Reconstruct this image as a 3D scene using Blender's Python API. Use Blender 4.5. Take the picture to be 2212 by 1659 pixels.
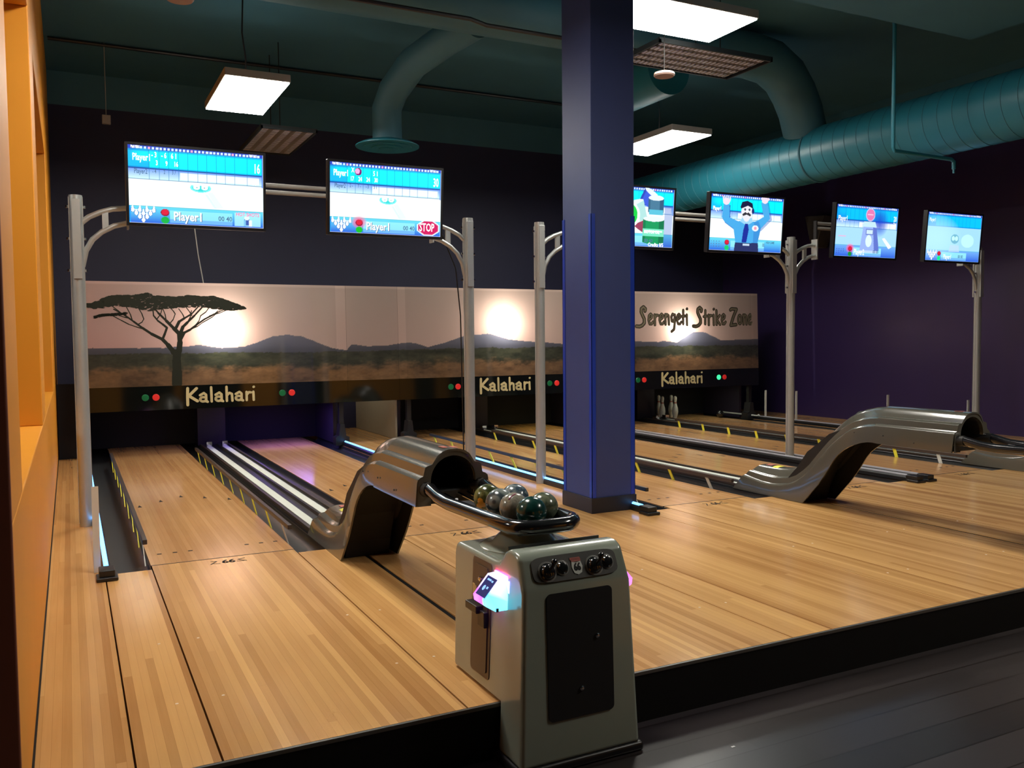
import bpy, bmesh, math, random
import numpy as np
from mathutils import Vector, Matrix, Euler
for o in list(bpy.data.objects): bpy.data.objects.remove(o)
SC = bpy.context.scene
COL = SC.collection
random.seed(5)
PI = math.pi
# ------------------------------------------------------------------ camera, world, exposure
cam = bpy.data.cameras.new('camera'); cam_o = bpy.data.objects.new('camera', cam); COL.objects.link(cam_o)
cam.sensor_width = 36.0; cam.lens = 1892.2 / 2212 * 36.0; cam.clip_start = 0.02; cam.clip_end = 200
yaw, pit, rol = 0.46792255, 0.05210161, -0.00919596
fw = Vector((math.sin(yaw)*math.cos(pit), math.cos(yaw)*math.cos(pit), -math.sin(pit)))
rt = Vector((math.cos(yaw), -math.sin(yaw), 0)); up = rt.cross(fw)
rt2 = rt*math.cos(rol) + up*math.sin(rol); up2 = -rt*math.sin(rol) + up*math.cos(rol)
M = Matrix((rt2, up2, -fw)).transposed().to_4x4(); M.translation = Vector((0, 0, 1.3))
cam_o.matrix_world = M
SC.camera = cam_o
wd = bpy.data.worlds.new('world'); SC.world = wd; wd.use_nodes = True
wd.node_tree.nodes['Background'].inputs[0].default_value = (0.45, 0.5, 0.75, 1)
wd.node_tree.nodes['Background'].inputs[1].default_value = 0.012
vs = SC.view_settings
SC.display_settings.display_device = 'sRGB'
vs.view_transform = 'Standard'; vs.look = 'None'; vs.exposure = 0.0; vs.gamma = 1.0; vs.use_curve_mapping = False
LAMP = 43.0      # radiance of the lit ceiling fixtures

# ------------------------------------------------------------------ helpers
class MB:
    def __init__(s): s.v = []; s.f = []; s.m = []
    def add(s, vs_, fs, m=0):
        b = len(s.v); s.v += [tuple(p) for p in vs_]
        for f in fs: s.f.append([b+i for i in f]); s.m.append(m)
        return s
    def box(s, x0, x1, y0, y1, z0, z1, m=0):
        v = [(x0,y0,z0),(x1,y0,z0),(x1,y1,z0),(x0,y1,z0),(x0,y0,z1),(x1,y0,z1),(x1,y1,z1),(x0,y1,z1)]
        return s.add(v, [(0,3,2,1),(4,5,6,7),(0,1,5,4),(1,2,6,5),(2,3,7,6),(3,0,4,7)], m)
    def prism(s, poly, a0, a1, axis='x', m=0):
        # poly: list of 2D points; axis = extrusion axis
        n = len(poly)
        def P(p, a):
            if axis == 'x': return (a, p[0], p[1])
            if axis == 'y': return (p[0], a, p[1])
            return (p[0], p[1], a)
        v = [P(p, a0) for p in poly] + [P(p, a1) for p in poly]
        fs = [tuple(range(n))[::-1], tuple(range(n, 2*n))] + [(i, (i+1) % n, n+(i+1) % n, n+i) for i in range(n)]
        return s.add(v, fs, m)
    def tube(s, pts, r, n=12, m=0, cap=True, closed=False):
        pts = [Vector(p) for p in pts]; k = len(pts)
        rr = r if isinstance(r, (list, tuple)) else [r]*k
        vv = []; nrm = None
        for i, p in enumerate(pts):
            if closed: t = pts[(i+1) % k]-pts[i-1]
            else: t = pts[min(i+1, k-1)]-pts[max(i-1, 0)]
            t.normalize()
            if nrm is None:
                a = Vector((0,0,1)) if abs(t.z) < .9 else Vector((1,0,0))
                nrm = (a - t*a.dot(t)).normalized()
            else: nrm = (nrm - t*nrm.dot(t)).normalized()
            b = t.cross(nrm)
            for j in range(n):
                an = 2*PI*j/n
                vv.append(p + (nrm*math.cos(an)+b*math.sin(an))*rr[i])
        fs = []
        for i in range(k if closed else k-1):
            i2 = (i+1) % k
            for j in range(n):
                j2 = (j+1) % n
                fs.append((i*n+j, i*n+j2, i2*n+j2, i2*n+j))
        if cap and not closed: fs += [tuple(range(n))[::-1], tuple(range((k-1)*n, k*n))]
        return s.add(vv, fs, m)
    def lathe(s, prof, c=(0,0,0), n=24, m=0):
        vv = []; fs = []
        for r, z in prof:
            for j in range(n):
                a = 2*PI*j/n; vv.append((c[0]+r*math.cos(a), c[1]+r*math.sin(a), c[2]+z))
        for i in range(len(prof)-1):
            for j in range(n):
                j2 = (j+1) % n; fs.append((i*n+j, i*n+j2, (i+1)*n+j2, (i+1)*n+j))
        if prof[0][0] > 1e-5: fs.append(tuple(range(n))[::-1])
        if prof[-1][0] > 1e-5: fs.append(tuple(range((len(prof)-1)*n, len(prof)*n)))
        return s.add(vv, fs, m)
    def xf(s, mat, start=0):
        s.v[start:] = [tuple(mat @ Vector(p)) for p in s.v[start:]]; return s
    def build(s, name, mats, parent=None, smooth=False, bevel=0, seg=2, loc=None):
        me = bpy.data.meshes.new(name); me.from_pydata(s.v, [], s.f)
        if not isinstance(mats, (list, tuple)): mats = [mats]
        for mt in mats: me.materials.append(mt)
        me.polygons.foreach_set('material_index', s.m)
        bm = bmesh.new(); bm.from_mesh(me)
        bmesh.ops.remove_doubles(bm, verts=bm.verts, dist=1e-5) if smooth else None
        bmesh.ops.recalc_face_normals(bm, faces=bm.faces); bm.to_mesh(me); bm.free()
        me.update()
        o = bpy.data.objects.new(name, me); COL.objects.link(o)
        if smooth:
            me.shade_smooth()
            md = o.modifiers.new('es', 'EDGE_SPLIT'); md.split_angle = math.radians(38)
        if bevel:
            b = o.modifiers.new('bv', 'BEVEL'); b.width = bevel; b.segments = seg; b.limit_method = 'ANGLE'; b.angle_limit = math.radians(25)
            if not smooth:
                me.shade_smooth(); b.harden_normals = True
        if parent: o.parent = parent
        if loc: o.location = loc
        return o
def tag(o, label=None, cat=None, group=None, kind=None):
    if label: o['label'] = label
    if cat: o['category'] = cat
    if group: o['group'] = group
    if kind: o['kind'] = kind
    return o
def thing(name, label, cat, loc=(0,0,0), rz=0, group=None):
    o = bpy.data.objects.new(name, None); COL.objects.link(o); o.location = loc; o.rotation_euler.z = rz
    o.empty_display_size = .1
    return tag(o, label, cat, group)
def kids(o): return [c for c in bpy.data.objects if c.parent == o]
def copy_tree(o, parent=None):
    c = o.copy(); COL.objects.link(c); c.parent = parent
    for ch in kids(o): copy_tree(ch, c)
    return c
def struct(o): o['kind'] = 'structure'; return o

# ------------------------------------------------------------------ materials
def N(nt, typ, **kw):
    n = nt.nodes.new(typ)
    for k, v in kw.items(): setattr(n, k, v)
    return n
def mat(name, col, rough=.5, metal=0, spec=.5, coat=0, emit=None, es=0, noise=.06, nscale=12, bump=0, bscale=200):
    m = bpy.data.materials.new(name); m.use_nodes = True; nt = m.node_tree; b = nt.nodes['Principled BSDF']
    b.inputs['Roughness'].default_value = rough; b.inputs['Metallic'].default_value = metal
    b.inputs['Specular IOR Level'].default_value = spec; b.inputs['Coat Weight'].default_value = coat
    b.inputs['Coat Roughness'].default_value = .06
    tc = N(nt, 'ShaderNodeTexCoord'); nz = N(nt, 'ShaderNodeTexNoise'); nz.inputs['Scale'].default_value = nscale
    nz.inputs['Detail'].default_value = 4
    nt.links.new(tc.outputs['Object'], nz.inputs['Vector'])
    mx = N(nt, 'ShaderNodeMixRGB'); mx.blend_type = 'MIX'
    mx.inputs[1].default_value = (*[c*(1-noise) for c in col], 1); mx.inputs[2].default_value = (*[min(1, c*(1+noise)) for c in col], 1)
    nt.links.new(nz.outputs[0], mx.inputs[0]); nt.links.new(mx.outputs[0], b.inputs['Base Color'])
    if bump:
        n2 = N(nt, 'ShaderNodeTexNoise'); n2.inputs['Scale'].default_value = bscale
        nt.links.new(tc.outputs['Object'], n2.inputs['Vector'])
        bp = N(nt, 'ShaderNodeBump'); bp.inputs['Strength'].default_value = bump; bp.inputs['Distance'].default_value = .002
        nt.links.new(n2.outputs[0], bp.inputs['Height']); nt.links.new(bp.outputs[0], b.inputs['Normal'])
    if emit:
        b.inputs['Emission Color'].default_value = (*emit, 1); b.inputs['Emission Strength'].default_value = es
    return m
def wood(name, lo, hi, w=.03, length=1.1, rough=.17, seam=.25, axis='y', contrast=1.0, spec=.5):
    m = bpy.data.materials.new(name); m.use_nodes = True; nt = m.node_tree; b = nt.nodes['Principled BSDF']
    L = nt.links.new
    def math_(op, a, b_=None):
        n = N(nt, 'ShaderNodeMath'); n.operation = op
        for i, x in enumerate((a, b_)):
            if x is None: continue
            if isinstance(x, (int, float)): n.inputs[i].default_value = x
            else: L(x, n.inputs[i])
        return n.outputs[0]
    tc = N(nt, 'ShaderNodeTexCoord'); sp = N(nt, 'ShaderNodeSeparateXYZ'); L(tc.outputs['Object'], sp.inputs[0])
    cx_, cy_ = (sp.outputs[0], sp.outputs[1]) if axis == 'y' else (sp.outputs[1], sp.outputs[0])
    u = math_('DIVIDE', cx_, w); uid = math_('FLOOR', u); fr = math_('FRACT', u)
    w1 = N(nt, 'ShaderNodeTexWhiteNoise', noise_dimensions='1D'); L(uid, w1.inputs['W'])
    yy = math_('ADD', math_('DIVIDE', cy_, length), math_('MULTIPLY', w1.outputs[0], 9.0)); yid = math_('FLOOR', yy)
    cb = N(nt, 'ShaderNodeCombineXYZ'); L(uid, cb.inputs[0]); L(yid, cb.inputs[1])
    w2 = N(nt, 'ShaderNodeTexWhiteNoise', noise_dimensions='2D'); L(cb.outputs[0], w2.inputs[0])
    # grain
    mp = N(nt, 'ShaderNodeMapping'); L(tc.outputs['Object'], mp.inputs[0])
    mp.inputs['Scale'].default_value = (90, 3, 90) if axis == 'y' else (3, 90, 90)
    g = N(nt, 'ShaderNodeTexNoise'); g.inputs['Detail'].default_value = 5; g.inputs['Scale'].default_value = 1; L(mp.outputs[0], g.inputs[0])
    big = N(nt, 'ShaderNodeTexNoise'); big.inputs['Scale'].default_value = 1.3; L(tc.outputs['Object'], big.inputs[0])
    w3 = N(nt, 'ShaderNodeTexWhiteNoise', noise_dimensions='1D'); L(math_('FLOOR', math_('DIVIDE', math_('ADD', uid, math_('MULTIPLY', w1.outputs[0], 1.6)), 3.0)), w3.inputs['W'])
    t = math_('ADD', math_('ADD', math_('MULTIPLY', w2.outputs[0], .42*contrast), math_('MULTIPLY', w3.outputs[0], .42*contrast)), math_('MULTIPLY', g.outputs[0], .20))
    t = math_('ADD', t, math_('MULTIPLY', math_('SUBTRACT', big.outputs[0], .5), .35))
    mx = N(nt, 'ShaderNodeMixRGB'); mx.use_clamp = True; mx.inputs[1].default_value = (*lo, 1); mx.inputs[2].default_value = (*hi, 1); L(t, mx.inputs[0])
    ed = math_('MINIMUM', fr, math_('SUBTRACT', 1.0, fr)); sm = math_('LESS_THAN', ed, .018)
    ey = math_('FRACT', yy); sy = math_('LESS_THAN', ey, .0016/length*.6)
    sall = math_('MAXIMUM', sm, sy)
    mk = N(nt, 'ShaderNodeMixRGB'); mk.blend_type = 'MULTIPLY'; L(math_('MULTIPLY', sall, seam*1.3), mk.inputs[0]); L(mx.outputs[0], mk.inputs[1]); mk.inputs[2].default_value = (.25, .16, .1, 1)
    L(mk.outputs[0], b.inputs['Base Color'])
    rg = math_('ADD', math_('MULTIPLY', g.outputs[0], .10), rough-.05); L(rg, b.inputs['Roughness'])
    b.inputs['Specular IOR Level'].default_value = spec
    return m
def vcol(name, kind='emit', strength=1.0, rough=.2):
    m = bpy.data.materials.new(name); m.use_nodes = True; nt = m.node_tree; b = nt.nodes['Principled BSDF']; L = nt.links.new
    a = N(nt, 'ShaderNodeAttribute'); a.attribute_name = 'Col'
    if kind == 'emit':
        b.inputs['Base Color'].default_value = (.01, .01, .012, 1); b.inputs['Roughness'].default_value = rough
        L(a.outputs[0], b.inputs['Emission Color']); b.inputs['Emission Strength'].default_value = strength
    else:
        L(a.outputs[0], b.inputs['Base Color']); b.inputs['Roughness'].default_value = rough
    return m
WOOD = wood('approach_maple', (.42, .195, .062), (.83, .49, .19), length=3.4)
WOODL = wood('lane_maple', (.46, .225, .085), (.80, .47, .20), length=4.5, contrast=.7)
DARKW = wood('dark_plank_floor', (.016, .013, .013), (.060, .050, .050), w=.17, length=1.3, axis='x', rough=.30, seam=.7, contrast=.9)
BLACK = mat('black_fascia', (.0025, .0025, .0025), .6, spec=.25)
BLKPL = mat('black_plastic', (.012, .012, .013), .35)
GUT = mat('charcoal_gutter', (.020, .022, .024), .38, bump=.2)
RAILB = mat('brown_black_rail', (.05, .035, .028), .38)
YEL = mat('yellow_plastic', (.85, .80, .06), .4)
WHT = mat('white_plastic', (.62, .64, .60), .45)
STRIP = mat('white_track_strip', (.60, .63, .58), .9, spec=.15)
HOOD = mat('taupe_gloss_shell', (.095, .090, .072), .22, coat=.7, noise=.04)
HOODB = mat('hood_black_inside', (.006, .006, .006), .6)
CONS = mat('pale_taupe_gloss_shell', (.265, .30, .25), .25, coat=.6, noise=.03)
CPAN = mat('brown_panel', (.075, .055, .04), .35)
ORG = mat('orange_wall_paint', (.74, .29, .024), .5, spec=.3, noise=.05, nscale=3)
BRN = mat('red_brown_shaded_wall', (.22, .06, .03), .55)  # shade of the unlit wall end, put into the colour
PURP = mat('deep_purple_wall_paint', (.032, .019, .080), .36, noise=.12, nscale=2)
NAVY = mat('dark_violet_wall_paint', (.019, .020, .056), .6, noise=.12, nscale=2)
TEAL = mat('teal_ceiling_paint', (.050, .165, .22), .6, noise=.15, nscale=2)
TEALD = mat('teal_duct_paint', (.016, .18, .25), .42, noise=.06, nscale=3)
BLUE = mat('slate_blue_column_paint', (.030, .052, .20), .5, noise=.05)
GUARD = mat('bright_blue_corner_guard', (.010, .045, .42), .3)
BASEB = mat('black_rubber_base', (.012, .013, .02), .45)
ALU = mat('silver_pole_metal', (.46, .48, .47), .38, metal=.6)
CHROME = mat('chrome', (.8, .8, .82), .12, metal=1)
TVB = mat('screen_bezel_black', (.008, .008, .01), .3)
BANDK = mat('black_gloss_band', (.004, .005, .004), .06, coat=1)
GOLD = mat('pale_gold_lettering', (.52, .43, .22), .5)
LGRN = mat('faint_glow_green_lens', (.005, .09, .03), .3, emit=(.0, .35, .1), es=.08)  # signal is off; a faint glow is put into the lens
LGRNON = mat('lit_green_lens', (.01, .3, .1), .3, emit=(.05, 1, .35), es=1.3)
LRED = mat('red_lens', (.5, .02, .02), .3, emit=(1, .04, .03), es=.22)
LAMPM = mat('fixture_diffuser', (.9, .9, .88), .5, emit=(1, .955, .86), es=LAMP)
UPL = mat('fixture_top_slot', (.9, .9, .9), .5, emit=(1, .96, .9), es=16)
HOUS = mat('fixture_housing', (.30, .29, .27), .45)
LOUV = mat('white_louver', (.55, .62, .82), .5)
LED = mat('blue_led_tube', (.3, .6, .9), .4, emit=(.10, .40, 1.0), es=3.6)
LEDW = mat('white_led_tube_off', (.32, .32, .36), .4)
DISC = mat('pinkish_disc', (.35, .24, .2), .5)
CREAM = mat('cream_board', (.40, .36, .26), .5)
PITK = mat('pit_curtain_black', (.006, .006, .009), .8)
DIVP = mat('pit_divider', (.022, .018, .034), .4)

# ------------------------------------------------------------------ room shell
C1, C2, C3 = 1.567, 5.22, 8.17
XL, XR, YB, ZC = -.14, 10.7, 12.6, 4.72
Z0 = -.2
E0, FOUL, GS, LEND = 2.775, 5.43, 5.34, 11.75
b = MB(); b.box(-6, 14, -8, 13, Z0-.1, Z0); struct(b.build('floor', DARKW))
b = MB(); b.box(-6, 14, -8, 13, ZC, ZC+.1); struct(b.build('ceiling', TEAL))
b = MB(); b.box(-6, 14, YB, YB+.15, Z0, 4.3); struct(b.build('wall_back', NAVY))
b = MB(); b.box(-6, 14, YB, YB+.15, 4.3, ZC); struct(b.build('trim_1', TEAL))
b = MB(); b.box(XR, XR+.15, -8, YB, Z0, 4.3, 0); b.box(XR, XR+.15, -8, YB, 4.3, ZC, 1); struct(b.build('wall_right', [PURP, TEAL]))
b = MB(); b.box(-6.15, -6, -8, 13, Z0, ZC); struct(b.build('wall_far_left', BRN))
b = MB(); b.box(-6, 14, -8.15, -8, Z0, ZC); struct(b.build('wall_rear', NAVY))
# orange wall with two openings: solid pieces joined as one wall
b = MB()
W0, W1 = XL-.25, XL
def wl(y0, y1, z0, z1, m=0): b.box(W0, W1, y0, y1, z0, z1, m)
wl(2.52, YB, Z0, .84); wl(2.52, 3.06, .84, ZC); wl(5.5, 6.15, .84, ZC); wl(9.3, YB, .84, ZC)
wl(3.06, 5.5, 3.12, ZC); wl(6.15, 9.3, 3.05, ZC)
b.box(W0, W1, 2.50, 2.52, Z0, ZC, 1)  # end face gets no lane light; its shade is painted red brown
struct(b.build('wall_left', [ORG, BRN], bevel=.006))
# orange half walls behind the photographer (seen mirrored in the glossy mural)
for (x0, x1, h) in ((.32, 1.05, 1.40), (2.2, 2.38, 1.42), (3.75, 4.6, 1.42), (5.9, 8.2, 1.30), (8.85, 9.2, 1.6)):
    b = MB(); b.box(x0, x1, -1.15, -1.0, Z0, h); struct(b.build('wall_half', ORG, bevel=.01))
# approach platform: panels with narrow dark joints over a black base
seams = [XL+.002, C1-1.424, C1-1.175, C1-.352]
b = MB(); b.box(XL+.002, XR, E0-.012, YB, Z0, -.075); b.box(XL+.002, XR, E0-.012, E0, -.075, -.012)
struct(b.build('trim_2', BLACK))
b = MB(); b.box(XL+.002, XR, E0-.016, E0-.004, -.012, .001); struct(b.build('trim_3', mat('edge_trim_metal', (.16, .15, .13), .35, metal=.6)))
def panel(x0, x1, y0, y1):
    b = MB(); b.box(x0, x1, y0, y1, -.07, 0); return struct(b.build('floor_approach', WOOD))
J = .0035
def cols(c, left=None):
    return [(c-1.424, c-1.18, GS), (c-1.18, c-.352, FOUL), (c-.352, c-.011, GS), (c+.011, c+.352, GS), (c+.352, c+1.18, FOUL), (c+1.18, c+1.415, GS)]
for c in (C1, C2, C3):
    for i, (x0, x1, ye) in enumerate(cols(c)):
        panel(x0+J, x1-J, E0, ye)
panel(XL+.004, C1-1.424-J, E0, 10.9)                  # strip beside orange wall
panel(C1+1.415+J, C2-1.424-J, E0, YB)            # walkway between first and second pair
panel(C2+1.415+J, C3-1.424-J, E0, LEND)
panel(C3+1.415+J, XR, E0, YB)
b = MB(); b.box(XL+.002, XR, GS+.09, YB, -.076, -.0745); struct(b.build('trim_4', BLKPL))
for c in (C1, C2, C3):
    b = MB(); b.box(c-.0105, c+.0105, E0+.002, GS-.002, -.05, -.003); struct(b.build('trim_5', BLACK))
# skirting along the orange wall foot
b = MB(); b.box(XL, XL+.006, E0, 11, 0, .012); struct(b.build('baseboard_left', BLACK))
# blue square column
b = MB(); X0, X1, Y0, Y1 = 3.415, 3.79, 5.46, 5.87
b.box(X0, X1, Y0, Y1, 0, ZC)
o = b.build('wall_column', BLUE, bevel=.004); struct(o)
t = MB(); t.box(X0-.012, X1+.012, Y0-.012, Y1+.012, 0, .115); struct(t.build('baseboard_column', BASEB, bevel=.004))
for k, (x, y, sx, sy) in enumerate([(X0, Y0, 1, 1), (X1, Y0, -1, 1), (X0, Y1, 1, -1), (X1, Y1, -1, -1)]):
    g = MB(); T_ = .004; Wd = .032
    g.box(min(x-sx*T_, x+sx*Wd), max(x-sx*T_, x+sx*Wd), min(y-sy*T_, y), max(y-sy*T_, y), .116, 2.2)
    g.box(min(x-sx*T_, x), max(x-sx*T_, x), min(y-sy*T_, y+sy*Wd), max(y-sy*T_, y+sy*Wd), .116, 2.2)
    tag(g.build('corner_guard', GUARD), ['bright blue corner guard on the front left edge of the square column', 'bright blue corner guard on the front right edge of the square column',
        'blue corner guard on the rear left edge of the square column', 'blue corner guard on the rear right edge of the square column'][k], 'corner guard', 'corner guards of the blue column')

# ------------------------------------------------------------------ stroke lettering
def stroke_mb(polys, w, depth=.003, n=10):
    """flat round-capped strokes in local xz plane, facing -y, thickness depth"""
    mb = MB()
    for k, (pl, ww) in enumerate([(p if isinstance(p, tuple) else (p, w)) for p in polys]):
        dd = depth*(1+.03*(k % 7))
        for i, p in enumerate(pl):
            mb.prism([(p[0]+ww/2*math.cos(2*PI*j/n), p[1]+ww/2*math.sin(2*PI*j/n)) for j in range(n)], -dd, 0, 'y')
            if i:
                q = pl[i-1]; d = Vector((p[0]-q[0], p[1]-q[1]))
                if d.length < 1e-6: continue
                d.normalize(); nx, nz_ = -d.y*ww/2, d.x*ww/2
                mb.prism([(p[0]+nx, p[1]+nz_), (q[0]+nx, q[1]+nz_), (q[0]-nx, q[1]-nz_), (p[0]-nx, p[1]-nz_)], -dd*.99, 0, 'y')
    return mb
def arc(cx, cy, rx, ry, a0, a1, n=8):
    return [(cx+rx*math.cos(math.radians(a0+(a1-a0)*i/n)), cy+ry*math.sin(math.radians(a0+(a1-a0)*i/n))) for i in range(n+1)]
GL = {  # glyph: (advance, strokes) x-height .55, cap 1
 'K': (.72, [[(.1, -.12), (.1, .4), (.12, 1.0)], [(.62, .98), (.2, .52), (.14, .48)], [(.16, .5), (.65, .12)]]),
 'a': (.60, [[(.08, .48), (.3, .62), (.42, .5), (.42, .05)], arc(.25, .2, .17, .15, 60, 330), [(.40, .12), (.5, .02)]]),
 'l': (.28, [[(.12, 1.0), (.13, .03)]]),
 'h': (.56, [[(.12, 1.0), (.12, .03)], [(.12, .4), (.28, .58), (.42, .5), (.44, .03)]]),
 'r': (.40, [[(.12, .6), (.12, .03)], [(.13, .42), (.26, .58), (.38, .56)]]),
 'i': (.26, [[(.12, .6), (.13, .03)], [(.14, .93), (.16, .94)]]),
 'S': (.80, [[(.62, .80), (.66, .92), (.52, 1.02), (.36, .92), (.34, .74), (.44, .55), (.56, .36), (.56, .14), (.40, 0.0), (.20, -.06), (-.02, -.04)]]),
 'e': (.42, [[(.12, .32), (.30, .42), (.34, .56), (.24, .64), (.12, .54), (.08, .3), (.16, .08), (.30, .08), (.40, .2)]]),
 'n': (.46, [[(.10, .62), (.10, .06)], [(.10, .40), (.22, .62), (.33, .56), (.36, .06)]]),
 'g': (.44, [[(.34, .58), (.20, .64), (.09, .48), (.12, .24), (.24, .22), (.34, .40), (.36, .60), (.34, .1), (.28, -.22), (.10, -.34)]]),
 't': (.30, [[(.16, .86), (.13, .08)], [(.02, .50), (.30, .54)]]),
 'k': (.44, [[(.10, .86), (.10, .04)], [(.36, .58), (.12, .34), (.38, .04)]]),
 'Z': (.66, [[(.06, .90), (.16, .96), (.58, .94), (.30, .5), (.06, 0.0), (.52, .04)]]),
 'o': (.42, [arc(.2, .34, .14, .26, 90, 450, 12)]),
 '6': (.5, [[(.38, .95), (.18, .7), (.1, .35)] + arc(.25, .25, .16, .22, 170, 530, 12)]),
 ' ': (.45, []),
}
def word(txt, x0, z0, h, width=None, w=.13, sp=1.0, slant=0):
    x = 0; pl = []
    for ch in txt:
        adv, st = GL[ch]
        for s_ in st: pl.append([(x+px_+slant*pz, pz) for px_, pz in s_])
        x += adv*sp
    sx = (width/x) if width else h
    return [[(x0+px_*sx, z0+pz*h) for px_, pz in s_] for s_ in pl], w*h

# ------------------------------------------------------------------ masking unit with mural
YM = 10.5
KX = YM/10.85
def mx_(x): return x*KX
def mz_(z): return 1.3+(z-1.3)*KX
ZT, ZBAND, ZBOT = mz_(1.985), mz_(.785), mz_(.51)
def mural_material():
    m = bpy.data.materials.new('printed_savanna_sheet'); m.use_nodes = True; nt = m.node_tree; L = nt.links.new
    b = nt.nodes['Principled BSDF']; out = nt.nodes['Material Output']
    a = N(nt, 'ShaderNodeAttribute'); a.attribute_name = 'Col'
    b.inputs['Roughness'].default_value = .35; b.inputs['Coat Weight'].default_value = 1; b.inputs['Coat Roughness'].default_value = .02; b.inputs['Coat IOR'].default_value = 2.1
    L(a.outputs[0], b.inputs['Base Color'])
    gm = N(nt, 'ShaderNodeGamma'); gm.inputs[1].default_value = 1.35; L(a.outputs[0], gm.inputs[0])
    tr = N(nt, 'ShaderNodeBsdfTranslucent'); L(gm.outputs[0], tr.inputs[0])
    ad = N(nt, 'ShaderNodeMixShader'); ad.inputs[0].default_value = .4
    L(b.outputs[0], ad.inputs[1]); L(tr.outputs[0], ad.inputs[2]); L(ad.outputs[0], out.inputs[0])
    return m
MUR = mural_material()
rng = np.random.RandomState(3)
def vnoise(x, y, seed=0):
    """value noise on arrays"""
    r = np.random.RandomState(seed); T_ = r.rand(256, 256)
    xi = np.floor(x).astype(int); yi = np.floor(y).astype(int); fx = x-xi; fy = y-yi
    fx = fx*fx*(3-2*fx); fy = fy*fy*(3-2*fy)
    g = lambda i, j: T_[i % 256, j % 256]
    return (g(xi, yi)*(1-fx)*(1-fy)+g(xi+1, yi)*fx*(1-fy)+g(xi, yi+1)*(1-fx)*fy+g(xi+1, yi+1)*fx*fy)
RIDGE = [(.0,1.225),(.24,1.234),(.96,1.224),(1.2,1.24),(1.37,1.257),(1.63,1.215),(1.9,1.234),(2.05,1.28),(2.23,1.354),(2.41,1.37),(2.6,1.346),(2.8,1.26),(2.97,1.198),(3.149,1.166),(3.21,1.241),(3.45,1.215),(3.7,1.225),(3.956,1.257),(4.084,1.244),(4.246,1.193),(4.5,1.25),(4.75,1.33),(5.13,1.371),(5.3,1.33),(5.45,1.286),(5.81,1.251),(6.27,1.22),(6.8,1.2),(7.57,1.24),(8.0,1.225),(8.1,1.24),(8.34,1.212),(8.567,1.331),(8.66,1.37),(8.84,1.372),(8.91,1.357),(9.205,1.239),(9.35,1.235),(9.6,1.25),(9.97,1.254)]
rx_, rz_ = np.array(RIDGE).T
def mural_colors(X, Z):
    xo = X/KX; zo = 1.3+(Z-1.3)/KX
    ridge = np.interp(xo, rx_, rz_)+.006*(vnoise(xo*14, xo*0+3, 1)-.5)
    bush = np.interp(xo, [0, 3, 4.7, 10], [1.165, 1.152, 1.172, 1.155])+.02*(vnoise(xo*9, xo*0, 2)-.5)+.010*(vnoise(xo*40, xo*0, 5)-.5)
    v = np.clip((zo-1.2)/.8, 0, 1)
    left = np.clip(1-xo/2.0, 0, 1)
    base = np.stack([.48+.06*left, .345-.015*left, .275+.01*left], -1)
    topc = np.stack([.42+.05*left, .33-.01*left, .26+0*left], -1)
    col = base*(1-v[..., None])+topc*v[..., None]
    # lighter printed margin along the top
    col[..., 2] *= 1.12; col = np.where((zo > 1.955)[..., None], col*1.18, col)
    mt = np.stack([.10+0*X, .10+0*X, .125+0*X], -1)*(1+.5*np.clip((zo-1.2)/.2, 0, 1))[..., None]
    haze = np.clip((1.24-zo)/.09, 0, 1)[..., None]; mt = mt*(1-.25*haze)
    col = np.where((zo < ridge)[..., None], mt, col)
    n = vnoise(xo*7, zo*16, 7)*.5+vnoise(xo*18, zo*45, 8)*.3+vnoise(xo*45, zo*90, 9)*.2
    g1 = np.array([.018, .022, .018]); g2 = np.array([.085, .085, .058]); br = np.array([.07, .042, .026]); br2 = np.array([.24, .145, .08])
    d = np.clip((bush-zo)/(1.165-.79), 0, 1)
    grn = g1+(g2-g1)*n[..., None]; brn_ = br+(br2-br)*n[..., None]
    k = np.clip((d-.38+.35*(n-.5))/.22, 0, 1)[..., None]
    low = grn*(1-k)+brn_*k
    col = np.where((zo < bush)[..., None], low, col)
    return col
def grid_mesh(name, x0, x1, z0, z1, nx, nz, colfn, material, y=0.0):
    xs = np.linspace(x0, x1, nx+1); zs = np.linspace(z0, z1, nz+1)
    X, Z = np.meshgrid(xs, zs)
    co = np.stack([X, X*0+y, Z], -1).reshape(-1, 3)
    me = bpy.data.meshes.new(name)
    i = np.arange(nz)[:, None]*(nx+1)+np.arange(nx)[None, :]
    f = np.stack([i, i+1, i+nx+2, i+nx+1], -1).reshape(-1, 4)
    me.vertices.add(len(co)); me.vertices.foreach_set('co', co.ravel())
    me.loops.add(f.size); me.loops.foreach_set('vertex_index', f.ravel())
    me.polygons.add(len(f)); me.polygons.foreach_set('loop_start', np.arange(0, f.size, 4)); 
    me.update(calc_edges=True); me.validate()
    ca = me.color_attributes.new('Col', 'FLOAT_COLOR', 'POINT')
    c = colfn(X, Z).reshape(-1, 3); c = np.concatenate([c, np.ones((len(c), 1))], 1)
    ca.data.foreach_set('color', c.astype(np.float32).ravel())
    me.materials.append(material)
    o = bpy.data.objects.new(name, me); COL.objects.link(o)
    return o
DOTS = [.768, .882, 2.325, 2.44, 4.564, 4.668, 6.084, 6.199, 7.6, 7.712, 9.14, 9.254]
MUNITS = [(.17, 3.15, 'glossy printed mural board with flat topped tree over the first lane pair', 'K1'),
          (3.15, 3.84, 'narrow plain mural board bridging the walkway beside the cream partition', None),
          (3.84, 6.95, 'glossy mural board with bright sun glow right of the walkway gap, middle lane pair', 'K2'),
          (6.95, 9.965, 'glossy mural board with a handwritten three word title over the right lane pair', 'K3')]
TILT = math.radians(-1.9)
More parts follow.
